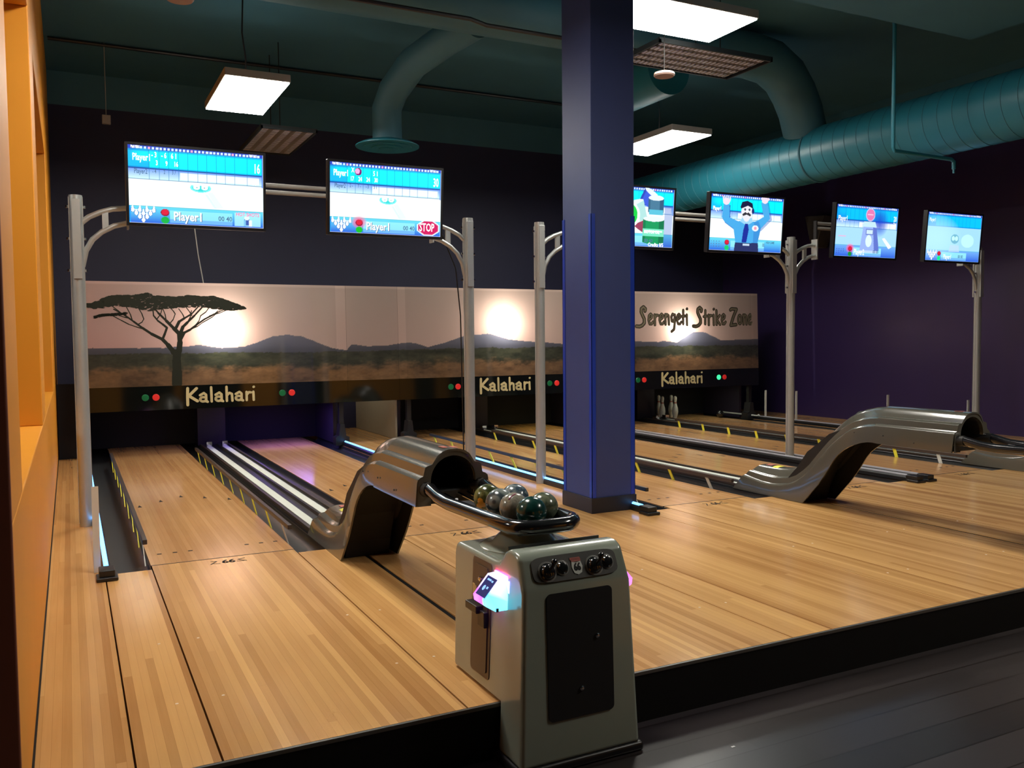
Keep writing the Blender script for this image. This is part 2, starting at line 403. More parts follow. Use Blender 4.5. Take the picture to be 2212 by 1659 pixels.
def kal(root, xc):
    pl, w = word('Kalahari', xc-.395*KX, mz_(.572), .168, .80*KX, w=.165)
    pl2 = [([(x, z+(.004 if i < 3 else .008)) for x, z in s_], w*(1.15 if i < 3 else 1)) for i, s_ in enumerate(pl)]
    o = stroke_mb(pl2, w, .004).build('lettering', GOLD, root); o.location = (0, -.004, -ZBOT)
for (a0, a1, lab, key) in MUNITS:
    xa, xb = mx_(a0), mx_(a1)
    root = thing('masking_unit', lab, 'mural board', (0, YM, ZBOT), 0, 'mural boards across the lane ends'); root.rotation_euler.x = TILT
    D = .30
    fr = MB(); H = ZT-ZBOT
    fr.box(xa+.002, xb-.002, .012, D, H-.018, H); fr.box(xa+.002, xb-.002, .004, D, 0, .018)
    fr.box(xa+.002, xa+.016, .012, D, 0, H); fr.box(xb-.016, xb-.002, .012, D, 0, H); fr.box(xa+.002, xb-.002, D-.012, D, 0, H)  # last box: unseen back plate, added to keep the backlight from leaking
    fr.build('frame', PITK, root)
    s_ = grid_mesh('mural_sheet', xa+.001, xb-.001, ZBAND, ZT, int((xb-xa)/.0085), int((ZT-ZBAND)/.0085), mural_colors, MUR); s_.parent = root; s_.location = (0, 0, -ZBOT)
    bd = MB(); bd.box(xa+.001, xb-.001, -.003, .009, 0, ZBAND-ZBOT); bd.build('black_band', BANDK, root)
    # joint strips at module ends
    js = {.17: [], 3.15: [], 3.84: [(3.84, 3.95)], 6.95: [(9.83, 9.965)]}[a0] + ([(3.02, 3.149)] if a0 == .17 else [])
    for (p, q) in js:
        g = grid_mesh('joint_strip', mx_(p), mx_(q)-.002, ZBAND+.004, ZT-.002, 14, 130, lambda X, Z: mural_colors(X, Z)*1.16, MUR, y=-.003)
        g.parent = root; g.location = (0, 0, -ZBOT)
    if key:
        kal(root, mx_({'K1': 1.60, 'K2': 5.38, 'K3': 8.42}[key]))
        for i, dx in enumerate(DOTS):
            if a0 < dx < a1:
                c = MB(); c.lathe([(.038, 0), (.038, .006), (.033, .010)], n=20); c.xf(Matrix.Rotation(PI/2, 4, 'X'))
                mt_ = LRED if i % 2 else (LGRNON if i == 10 else LGRN)
                q = c.build('signal_lens', mt_, root); q.location = (mx_(dx), -.003, mz_(.657)-ZBOT)
    if key == 'K1':
        T0 = mat('tree_print', (.014, .016, .010), .6, spec=.2)
        bt = lambda pts, ws: [([(mx_(p[0]), mz_(p[1])) for p in pts[i:i+2]], (ws[i]+ws[i+1])/2) for i in range(len(pts)-1)]
        P = []
        P += bt([(1.115, .80), (1.12, .95), (1.118, 1.08), (1.125, 1.16)], [.115, .10, .088, .085])
        P += bt([(1.125, 1.16), (1.089, 1.18), (1.03, 1.26), (.973, 1.325), (.857, 1.389), (.76, 1.46), (.671, 1.532), (.573, 1.61), (.47, 1.67)], [.08, .06, .042, .036, .03, .024, .02, .016, .012])
        P += bt([(1.13, 1.15), (1.15, 1.2), (1.162, 1.291), (1.158, 1.388), (1.10, 1.452), (1.02, 1.54), (.937, 1.63), (.9, 1.68)], [.07, .065, .055, .048, .04, .026, .02, .014])
        P += bt([(1.168, 1.32), (1.21, 1.40), (1.277, 1.435), (1.36, 1.50), (1.45, 1.564), (1.55, 1.62), (1.68, 1.68)], [.04, .03, .024, .02, .018, .014, .01])
        P += bt([(1.165, 1.38), (1.2, 1.47), (1.25, 1.52), (1.33, 1.60), (1.42, 1.70)], [.04, .035, .026, .02, .014])
        P += bt([(1.12, 1.45), (1.16, 1.53), (1.22, 1.57), (1.30, 1.62), (1.38, 1.71)], [.036, .03, .022, .018, .012])
        P += bt([(.973, 1.325), (1.0, 1.39), (1.025, 1.46), (.98, 1.50), (.93, 1.54), (.885, 1.60), (.88, 1.68)], [.03, .024, .026, .022, .018, .016, .012])
        for (x0, z0, x1, z1) in [(.66,1.54,.60,1.70),(.62,1.57,.52,1.60),(.72,1.50,.78,1.56),(.78,1.56,.72,1.70),(.76,1.45,.62,1.50),(.62,1.50,.45,1.60),(1.02,1.54,.98,1.70),(1.05,1.50,1.12,1.62),(1.12,1.62,1.06,1.70),(1.22,1.57,1.16,1.68),(1.34,1.49,1.40,1.60),(1.40,1.60,1.50,1.70),(1.45,1.56,1.60,1.66),(1.28,1.44,1.42,1.52),(1.42,1.52,1.62,1.66),(1.25,1.52,1.30,1.66),(1.3,1.6,1.24,1.7),(.92,1.56,.98,1.68),(.55,1.62,.46,1.70),(.5,1.60,.38,1.61),(1.5,1.6,1.72,1.68)]:
            P += bt([(x0, z0), ((x0+x1)/2+.01, (z0+z1)/2-.006), (x1, z1)], [.013, .011, .009])
        mb = stroke_mb([(p, w) for p, w in P], .02, .0008, n=8)
        # canopy: many small leaf clumps inside the umbrella outline
        top = [(.169,1.73),(.252,1.734),(.351,1.778),(.408,1.813),(.479,1.829),(.68,1.832),(.826,1.863),(.928,1.829),(1.121,1.819),(1.273,1.841),(1.426,1.827),(1.55,1.833),(1.675,1.794),(1.769,1.762),(1.927,1.689)]
        bot = [(.169,1.70),(.278,1.678),(.362,1.686),(.476,1.712),(.676,1.69),(.849,1.65),(.968,1.672),(1.118,1.692),(1.423,1.70),(1.64,1.671),(1.766,1.664),(1.927,1.685)]
        tx, tz = np.array(top).T; bx, bz = np.array(bot).T
        r = random.Random(4)
        for i in range(2600):
            x = r.uniform(.18, 1.92); zt = np.interp(x, tx, tz); zb = np.interp(x, bx, bz)
            z = zb+(zt-zb)*r.random()**.8; s2 = r.uniform(.010, .022)*min(1, (zt-zb)/.05+.3)
            mb.prism([(mx_(x+s2*1.5*math.cos(a)*r.uniform(.6, 1.2)), mz_(min(z, zt-.004)+s2*.5*math.sin(a)*r.uniform(.6, 1.2))) for a in [k*PI/3 for k in range(6)]], -.0012-.00001*(i % 50), 0, 'y')
        for i in range(140):
            x = r.uniform(.27, .60); z = np.interp(x, [.27, .35, .6], [1.575, 1.60, 1.62])+r.uniform(-.012, .016); s2 = r.uniform(.008, .014)
            mb.prism([(mx_(x+s2*1.7*math.cos(a)), mz_(z+s2*.5*math.sin(a))) for a in [k*PI/3 for k in range(6)]], -.0012, 0, 'y')
        o = mb.build('tree_print', T0, root); o.location = (0, -.001, -ZBOT)
    if key == 'K3':
        DK = mat('title_outline', (.045, .04, .025), .4, coat=.5); LT = mat('title_fill', (.15, .13, .085), .4, coat=.5)
        for txt, x0, wd_ in (('Serengeti', 7.60, .97), ('Strike', 8.665, .64), ('Zone', 9.39, .46)):
            pl, w = word(txt, mx_(x0), mz_(1.475), .272*KX, wd_*KX, w=.17)
            allp = [(s_, w*(1.3 if i == 0 else 1)) for i, s_ in enumerate(pl)]
            o = stroke_mb(allp, .04, .001).build('title_word', DK, root); o.location = (0, -.001, -ZBOT)
            q = stroke_mb([(p, w_*.42) for p, w_ in allp], .04, .0022).build('letter_fill', LT, o); q['label'] = 'lighter brown fill of the handwritten word'
# lamps behind the translucent sheets
for k, (x, z) in enumerate([(mx_(1.63), mz_(1.43)), (mx_(5.385), mz_(1.50)), (mx_(8.44), mz_(1.40))]):
    y = YM+.215
    ld = bpy.data.lights.new('backlight', 'POINT'); ld.energy = 85; ld.color = (1, .97, .84); ld.shadow_soft_size = .03
    lo = bpy.data.objects.new('backlight', ld); COL.objects.link(lo); lo.location = (x, y, z)
# steel supports under the boards
def support(x, lab):
    t = thing('mask_support', lab, 'support', (x, YM+.12, 0), 0, 'black feet carrying the mural boards')
    m = MB(); m.box(-.028, .028, -.03, .03, .10, ZBOT+.04); m.build('post', BLKPL, t)
    m = MB(); m.prism([(-.085, 0), (.085, 0), (.085, .10), (.045, .12), (.028, .26), (-.028, .26), (-.045, .12), (-.085, .10)], -.07, .07, 'y'); m.build('foot', BLKPL, t)
support(2.985, 'black flared mural foot left of the walkway gap'); support(3.87, 'black flared mural foot right of the walkway gap'); support(9.55, 'black flared mural foot at the far right end')

# ------------------------------------------------------------------ pin decks behind the boards
def pit(c, idx):
    t = thing('pin_pit', ['dark pin pit under the tree mural', 'dark pin pit under the middle mural', 'dark pin pit under the right mural, pins standing in it'][idx], 'pin pit', (c, YM, 0), 0, 'pin pits')
    m = MB(); m.box(-1.41, 1.41, 1.25, 1.3, .002, 1.2); m.build('rear_curtain', PITK, t)
    m = MB(); m.box(-.165, .165, .95, 1.24, .002, 1.0); m.build('centre_divider', DIVP, t)
    for s_ in (-1, 1):
        m = MB(); x = s_*1.40; m.box(x-.02, x+.02, .34, 1.24, .002, 1.0); m.build('kickback_panel', DIVP, t)
    m = MB(); m.box(-1.38, 1.38, 0.345, 1.24, ZBOT+.08, ZBOT+.1); m.build('cover', PITK, t)
    return t
pt = [pit(c, i) for i, c in enumerate((C1, C2, C3))]
m = MB(); m.box(C2-1.424-.03, C2-1.424-.004, YM+.33, YB-.02, .002, 1.0); tag(m.build('side_partition', CREAM), 'cream partition board beside the walkway gap under the mural', 'partition')
m = MB(); m.box(XL+.01, C1-1.43, 10.92, 10.96, .0, ZBOT+.3); tag(m.build('end_curtain', PITK), 'black curtain closing the gap beside the orange wall', 'curtain')
def pitlight(x, col, e, sx=.7, y=YM+.5):
    ld = bpy.data.lights.new('pit_tube', 'AREA'); ld.shape = 'RECTANGLE'; ld.size = sx; ld.size_y = .08; ld.energy = e; ld.color = col
    lo = bpy.data.objects.new('pit_tube', ld); COL.objects.link(lo); lo.location = (x, y, ZBOT-.03)
pitlight(C1+.766, (.28, .18, 1.0), 9.0, y=YM+.36); pitlight(C1-.766, (1, .85, .8), .9); pitlight(C2+.766, (1, .9, .35), 1.6); pitlight(C3+.766, (.95, 1, .75), 1.2); pitlight(C2-.766, (.9, .8, .6), .3)

ld = bpy.data.lights.new('gap_light', 'AREA'); ld.size = .3; ld.energy = 5; ld.color = (1, .9, .72)
lo = bpy.data.objects.new('gap_light', ld); COL.objects.link(lo); lo.location = (3.05, 11.6, 1.5); lo.rotation_euler = Vector((-.7, 0, .75)).to_track_quat('Z', 'Y').to_euler()
# ------------------------------------------------------------------ lanes, gutters, rails
LW = .828
ORD = ['leftmost bowling lane beside the orange wall', 'second bowling lane, right of the white striped return track', 'third bowling lane, right of the walkway with the blue column',
       'fourth bowling lane from the left', 'fifth bowling lane, yellow slats along its right edge', 'rightmost bowling lane beside the purple wall']
ARROWM = mat('lane_arrow_print', (.010, .007, .005), .75, spec=.2)
PALE = mat('pale_dot_inlay', (.75, .6, .42), .3)
def lane(i, xc):
    t = thing('bowling_lane', ORD[i]+', maple boards', 'bowling lane', (xc, FOUL, 0), 0, 'bowling lanes')
    m = MB(); m.box(-LW/2, LW/2, .012, LEND-FOUL, -.07, 0); o = m.build('lane_surface', WOODL, t)
    m = MB(); m.box(-LW/2, LW/2, .002, .012, -.03, .0004); m.build('foul_line', BLACK, t)
    for dx, dy in ((-.34, 2.03), (-.17, 2.2), (0, 2.35), (.17, 2.2), (.34, 2.03)):
        m = MB(); m.prism([(dx-.016, dy-.05), (dx+.016, dy-.05), (dx, dy+.05)], -.001, .0007, 'z'); m.build('arrow', ARROWM, t)
    for dx in (-.345, -.255, -.165, .175, .265, .355):
        m = MB(); m.box(dx-.013, dx+.013, .272, .294, -.001, .0007); m.build('marker', ARROWM, t)
    # dark printed badge just before the foul line
    pl, w = word('66', -.035, 0, .07, .075, w=.2)
    st = [(p, w) for p in pl]+[([(-.10, .0), (-.06, .06), (-.09, .07)], .008), ([(.10, .0), (.06, .05), (.10, .07)], .008), ([(-.08, .01), (-.05, .0)], .007), ([(.05, .01), (.085, .0)], .007)]
    mb = stroke_mb(st, .01, .0006); mb.xf(Matrix.Rotation(-PI/2, 4, 'X'))
    o = mb.build('badge_print', ARROWM, t); o.location = (0, -.135, .0)
    return t
lanes = []
for c in (C1, C2, C3):
    for s_ in (-1, 1): lanes.append(c+s_*.766)
for i, x in enumerate(lanes): lane(i, x)
for c in (C1, C2):       # small pale inlays on the approach
    for dx in (-1.26, -1.10, -.43, -.27, .27, .43, 1.10, 1.26):
        for y in (3.3, 4.0):
            m = MB(); m.lathe([(.006, -.001), (.006, .0006)], (c+dx, y, 0), n=10); tag(m.build('floor_dot', PALE), 'small pale dot inlaid in the maple approach', 'floor dot', 'pale dots in the approach')
def gutter(x0, x1, lab):
    n = 10; w = (x1-x0)/2; xc = (x0+x1)/2
    prof = [(x0, -.006)]+[(xc-w*.97*math.cos(PI*k/n), -.008-.058*math.sin(PI*k/n)**.55) for k in range(n+1)]+[(x1, -.006), (x1, -.073), (x0, -.073)]
    m = MB(); m.prism(prof, GS+.005, LEND, 'y'); return tag(m.build('gutter', GUT, smooth=True), lab, 'gutter', 'lane gutters')
gl = ['leftmost lane', 'second lane', 'third lane', 'fourth lane', 'fifth lane', 'rightmost lane']
for i, x in enumerate(lanes):
    c = (C1, C2, C3)[i//2]; s_ = 1 if i % 2 else -1
    if s_ < 0: lo_, hi_ = (c-1.424+.002, x-LW/2-.002), (x+LW/2+.002, c-.168)
    else: lo_, hi_ = (c+.168, x-LW/2-.002), (x+LW/2+.002, c+1.415-.002)
    gutter(*lo_, 'charcoal gutter channel along the left side of the '+gl[i]); gutter(*hi_, 'charcoal gutter channel along the right side of the '+gl[i])
for i, c in enumerate((C1, C2, C3)):
    t = thing('return_track', 'low black ball return track with white strips between '+['the first two lanes', 'third and fourth lanes', 'the last two lanes'][i], 'ball track', (c, GS, 0), 0, 'ball return tracks')
    m = MB(); L2 = YM+.85-GS
    m.prism([(-.166, -.07), (-.166, .012), (-.155, .026), (-.04, .026), (-.03, .006), (.03, .006), (.04, .026), (.155, .026), (.166, .012), (.166, -.07)], .005, L2, 'y'); m.build('housing', GUT, t)
    for s_ in (-1, 1):
        m = MB(); m.box(s_*.09-.033, s_*.09+.033, .5, L2-.35, .026, .030); m.build('white_strip', STRIP, t)
        m = MB(); m.box(s_*.157-.009, s_*.157+.009, .0, L2-.1, .024, .042); m.build('edge_rail', RAILB, t)
        m = MB(); m.box(s_*.09-.03, s_*.09+.03, L2-.34, L2-.25, .026, .09); m.box(s_*.09-.02, s_*.09+.02, L2-.36, L2-.33, .03, .06); m.build('track_clip', CHROME, t)
        m = MB(); m.box(s_*.157-.013, s_*.157+.013, -.06, .04, .0, .05); m.build('end_cap', BLKPL, t, bevel=.004)
# outer side rails (some with a blue light tube)
def siderail(x, on, lab):
    t = thing('side_rail', lab, 'rail', (x, GS-.14, 0), 0, 'low rails outside the lane pairs')
    L2 = YM+.1-GS
    m = MB(); m.prism([(-.024, .0), (.024, .0), (.024, .03), (.012, .045), (-.012, .045), (-.024, .03)], .12, L2+.1, 'y'); m.build('body', BLKPL, t)
    m = MB(); m.tube([(0, .13, .048), (0, L2+.05, .048)], .013, n=8); m.build('light_tube', LED if on else LEDW, t, smooth=True)
    m = MB(); m.box(-.055, .055, -.02, .10, .0005, .022); m.box(-.04, .04, .0, .12, .02, .058); m.build('end_block', BLKPL, t, bevel=.006)
siderail(C1-1.418, True, 'low black rail with blue light tube along the orange wall side'); siderail(C1+1.44, True, 'low rail with glowing blue tube right of the second lane')
siderail(C2-1.45, True, 'low rail with glowing blue tube left of the third lane, by the blue column'); siderail(C2+1.415, False, 'low unlit rail right of the fourth lane')
siderail(C3-1.395, False, 'low unlit rail left of the fifth lane'); siderail(C3+1.44, False, 'low unlit rail right of the rightmost lane')
# bumpers: rail on leaning yellow slats
def bumper(i, side, lab, ys=5.62, zt=.105, lean=.25, k0=.0):
    x = lanes[i]+side*(LW/2+.017)
    t = thing('bumper_rail', lab, 'bumper', (x, ys, 0), 0, 'raised bumper rails')
    L2 = 10.25-ys
    m = MB(); m.box(-.014, .014, 0, L2, zt-.018, zt+.012); m.build('rail', RAILB, t, bevel=.004)
    for k in range(9):
        y = k*.53+k0+.02
        mm = MB(); w_ = .020
        a, b_ = (0, y, -.045), (0, y+lean, zt-.012)
        vv = [(a[0]-.003, a[1]-w_, a[2]), (a[0]+.003, a[1]-w_, a[2]), (a[0]+.003, a[1]+w_, a[2]), (a[0]-.003, a[1]+w_, a[2]),
              (b_[0]-.003, b_[1]-w_, b_[2]), (b_[0]+.003, b_[1]-w_, b_[2]), (b_[0]+.003, b_[1]+w_, b_[2]), (b_[0]-.003, b_[1]+w_, b_[2])]
        mm.add(vv, [(0,3,2,1),(4,5,6,7),(0,1,5,4),(1,2,6,5),(2,3,7,6),(3,0,4,7)])
        o = mm.build('slat', WHT if k == 0 else YEL, t)
        if k == 0: o['label'] = 'white slat at the front end'
bumper(0, -1, 'raised brown rail on yellow slats, left edge of the leftmost lane'); bumper(0, 1, 'raised brown rail on yellow slats, right edge of the leftmost lane')
bumper(2, -1, 'raised rail on yellow slats, left edge of third lane beside blue tube', lean=.15, k0=.10); bumper(2, 1, 'raised rail on yellow slats along the right edge of the third lane', lean=.10, k0=.22)
bumper(4, 1, 'raised rail on yellow slats along the right edge of the fifth lane', lean=.05, k0=.25)
# white upright bars
for (x, y, h, lab) in [(.106, 5.42, .49, 'tall white upright bar behind the end block near the orange wall'), (9.74, 10.45, .45, 'farthest white upright bar against the purple wall'),
                       (9.74, 9.8, .47, 'second farthest white upright bar against the purple wall'), (9.74, 8.15, .50, 'white upright bar rising behind the grey chute top'), (9.74, 6.98, .50, 'white upright bar nearest the right hand screen pole')]:
    m = MB(); m.box(x-.018, x+.018, y-.004, y+.004, .001, h); tag(m.build('upright_bar', WHT), lab, 'bar', 'white upright bars')

# ------------------------------------------------------------------ ball return
HP = [(0, 0), (.03, .002), (.055, .010), (.078, .026), (.094, .050), (.104, .066), (.128, .072), (.138, .080), (.142, .100), (.145, .118), (.160, .124), (.172, .134), (.176, .150)]
ST = [((5.60, .222), (5.80, .002)), ((5.52, .222), (5.66, .002)), ((5.44, .223), (5.50, .002)), ((5.36, .225), (5.37, .002)), ((5.29, .232), (5.25, .002)), ((5.22, .245), (5.12, .002)), ((5.15, .272), (5.00, .004)), ((5.09, .312), (4.915, .095)),
      ((5.03, .362), (4.845, .17)), ((4.97, .427), (4.79, .24)), ((4.90, .50), (4.74, .31)), ((4.84, .56), (4.70, .37)), ((4.78, .612), (4.66, .415)), ((4.72, .66), (4.61, .455)),
      ((4.66, .70), (4.56, .485)), ((4.59, .738), (4.51, .508)), ((4.51, .765), (4.45, .528)), ((4.42, .783), (4.39, .54)), ((4.33, .79), (4.32, .545))]
def hood_mb(stations, grow=1.0, split_out=False):
    mb = MB(); ring = []
    for (yt, zt), (yb, zb) in stations:
        L2 = math.hypot(yt-yb, zt-zb); d = Vector((yb-yt, zb-zt))/L2
        half = [(dx*grow, min(dd, L2*.93)) for dx, dd in HP]
        half.append((.182*grow, L2))
        # narrow foot
        row = [(-dx, yt+d.x*dd, zt+d.y*dd) for dx, dd in half[::-1]]+[(dx, yt+d.x*dd, zt+d.y*dd) for dx, dd in half[1:]]
        ring.append(row)
    n = len(ring[0]); vv = [p for r_ in ring for p in r_]
    fs = [(i*n+j, i*n+j+1, (i+1)*n+j+1, (i+1)*n+j) for i in range(len(ring)-1) for j in range(n-1)]
    mb.add(vv, fs); return mb, ring
def ball_return(c, lab):
    t = thing('ball_return', lab, 'ball return', (c, 0, 0), 0, 'ball returns')
    for nm, stn, gr in (('chute_shell', ST, .985), ('hood', [((4.335, .794), (4.335, .54)), ((4.2, .795), (4.2, .538)), ((3.9, .795), (3.9, .538)), ((3.70, .795), (3.72, .538))], 1.015)):
        mb, ring = hood_mb(stn, gr)
        o = mb.build(nm, [HOOD, HOODB], t, smooth=True)
        for md in list(o.modifiers): o.modifiers.remove(md)
        sd = o.modifiers.new('s', 'SOLIDIFY'); sd.thickness = .010; sd.offset = -1; sd.material_offset = 1; sd.material_offset_rim = 0
        me_ = o.modifiers.new('es', 'EDGE_SPLIT'); me_.split_angle = math.radians(33)
        # make sure normals point outwards: check top face normal
        me = o.data; up_ = sum(p.normal.z for p in me.polygons if p.center.z > .7)
        if up_ < 0: me.flip_normals()
    # mouth face with arch opening
    mb = MB(); y0 = 3.705; out = [(dx*1.0, .792-dd) for dx, dd in HP]+[(.18, .54)]
    outer = [(-x, z) for x, z in out[::-1]]+out[1:]
    inner = [(-.112, .54)]+[(-.112*math.cos(PI*k/16), .652+.112*math.sin(PI*k/16)) for k in range(17)]+[(.112, .54)]
    m_ = 40
    def resample(pl, n):
        d = [0]
        for i in range(1, len(pl)): d.append(d[-1]+math.dist(pl[i], pl[i-1]))
        return [(float(np.interp(d[-1]*k/n, d, [p[0] for p in pl])), float(np.interp(d[-1]*k/n, d, [p[1] for p in pl]))) for k in range(n+1)]
    # use angular match
    A = []
    for k in range(m_+1):
        an = PI-PI*k/m_
        A.append(an)
    O_ = resample(outer, m_); I_ = resample(inner, m_)
    vv = [(x, y0, z) for x, z in O_]+[(x, y0+.004, z) for x, z in I_]+[(x, y0+.03, z) for x, z in I_]
    n = m_+1
    mb.add(vv, [(i, i+1, n+i+1, n+i) for i in range(m_)]+[(n+i, n+i+1, 2*n+i+1, 2*n+i) for i in range(m_)])
    mb.build('mouth_rim', HOOD, t, smooth=True)
    mb = MB(); vv = [(x, y0+.03, z) for x, z in I_]+[(x*.9, 4.6, z*.97) for x, z in I_]
    mb.add(vv, [(i, i+1, n+i+1, n+i) for i in range(m_)]+[tuple(range(n, 2*n))]); mb.build('tunnel_lining', HOODB, t)
    # black lift inside the legs
    mb = MB()
    path = [(5.62, .10), (5.35, .12), (5.2, .17), (5.10, .27), (5.0, .40), (4.9, .47), (4.78, .56), (4.62, .62), (4.45, .62), (4.45, .57), (4.62, .55), (4.78, .45), (4.93, .28), (5.02, .10), (5.05, .003), (5.62, .003)]
    mb.prism(path, -.135, .135, 'x'); mb.build('lift_core', HOODB, t)
    mb = MB(); mb.box(-.150, .150, 3.76, 4.35, .535, .60); mb.build('under_tray', HOODB, t, bevel=.01)
    # rack ring
    mb = MB(); R2 = .135; zr = .615; pts = [(-R2, 3.78, .625), (-R2, 3.66, .622), (-R2, 3.55, .600), (-R2, 3.45, .594), (-R2, 3.02, .604)]
    rr = .085; yc = 2.80+rr
    for k in range(1, 9): pts.append((-R2+rr-rr*math.cos(PI/2*k/8), yc-rr*math.sin(PI/2*k/8), .606))
    half = pts; full = half+[(-x, y, z) for x, y, z in half[::-1]]
    mb.tube(full, .0285, n=14); mb.build('rack_ring', mat_ring, t, smooth=True)
    for s_ in (-1, 1):
        mb = MB(); mb.tube([(s_*.140, 3.84, .60), (s_*.137, 3.72, .615), (s_*.135, 3.66, .62)], [.028, .034, .033], n=12); mb.build('ring_socket', HOODB, t, smooth=True)
    for dx in (-.085, -.04, .03, .075):
        mb = MB(); mb.tube([(dx, 3.72, .585), (dx, 3.3, .565), (dx, 2.90, .567)], .0065, n=8); mb.build('tray_rod', CHROME, t, smooth=True)
    mb = MB(); mb.tube([(-.115, 3.40, .572), (.115, 3.40, .560)], .008, n=8); mb.tube([(-.115, 3.0, .572), (.115, 3.0, .558)], .008, n=8); mb.tube([(-.06, 3.52, .56), (-.075, 3.5, .60)], .008, n=8); mb.build('cross_bar', BLKPL, t)
    # neck to the console
    mb = MB(); mb.prism([(-.12, .588), (-.10, .565), (.10, .565), (.12, .588)], 2.86, 3.10, 'y'); mb.build('neck', BLKPL, t, bevel=.004)
    # stickers
    mb = MB(); k = 6
    vv = [(-.05+.018*j-.01*0, 5.50-.0*j, 0) for j in range(k)]
    for (dx0, dx1, ya, yb_, mt_) in ((-.055, .045, 5.40, 5.46, YEL), (-.03, .05, 5.50, 5.56, RST)):
        mb = MB(); n_ = 8; vv = []; 
        for yy_, zz0 in ((ya, .2235), (yb_, .2235)):
            for q in range(n_+1):
                dx = dx0+(dx1-dx0)*q/n_; dd = float(np.interp(abs(dx), [p[0] for p in HP], [p[1] for p in HP])); vv.append((dx, yy_, zz0-dd+.0022))
        mb.add(vv, [(q, q+1, n_+q+2, n_+q+1) for q in range(n_)]); o = mb.build('sticker', mt_, t)
        sd = o.modifiers.new('s', 'SOLIDIFY'); sd.thickness = .001
        o['label'] = 'yellow warning sticker' if mt_ is YEL else 'red and white sticker'
    mb = MB(); mb.add([(-.03, 3.76, .7965), (.05, 3.76, .792), (.05, 3.82, .792), (-.03, 3.82, .7965)], [(0, 1, 2, 3)]); o = mb.build('sticker', RST, t); o['label'] = 'small red sticker on the hood top'
    sd = o.modifiers.new('s', 'SOLIDIFY'); sd.thickness = .001
    # screws
    for (y, z) in ((4.25, .60), (4.0, .575), (4.50, .60)):
        mb = MB(); mb.lathe([(.005, 0), (.005, .003), (.003, .004)], n=10); mb.xf(Matrix.Rotation(-PI/2, 4, 'Y')); o = mb.build('screw', BLKPL, t); o.location = (-.1865, y, z)
    return t
mat_ring = mat('glossy_black_tube', (.010, .010, .012), .16, coat=.6)
RST = mat('red_sticker', (.55, .16, .13), .4, noise=.3, nscale=60)
br = ball_return(C1, 'nearest taupe ball return hood with its black rack ring full of balls')
for c, lab in ((C2, 'taupe ball return arching over the middle lanes, right of the column'), (C3, 'rightmost ball return, only its low grey foot in the picture')):
    r = copy_tree(br); r.location.x = c; r['label'] = lab

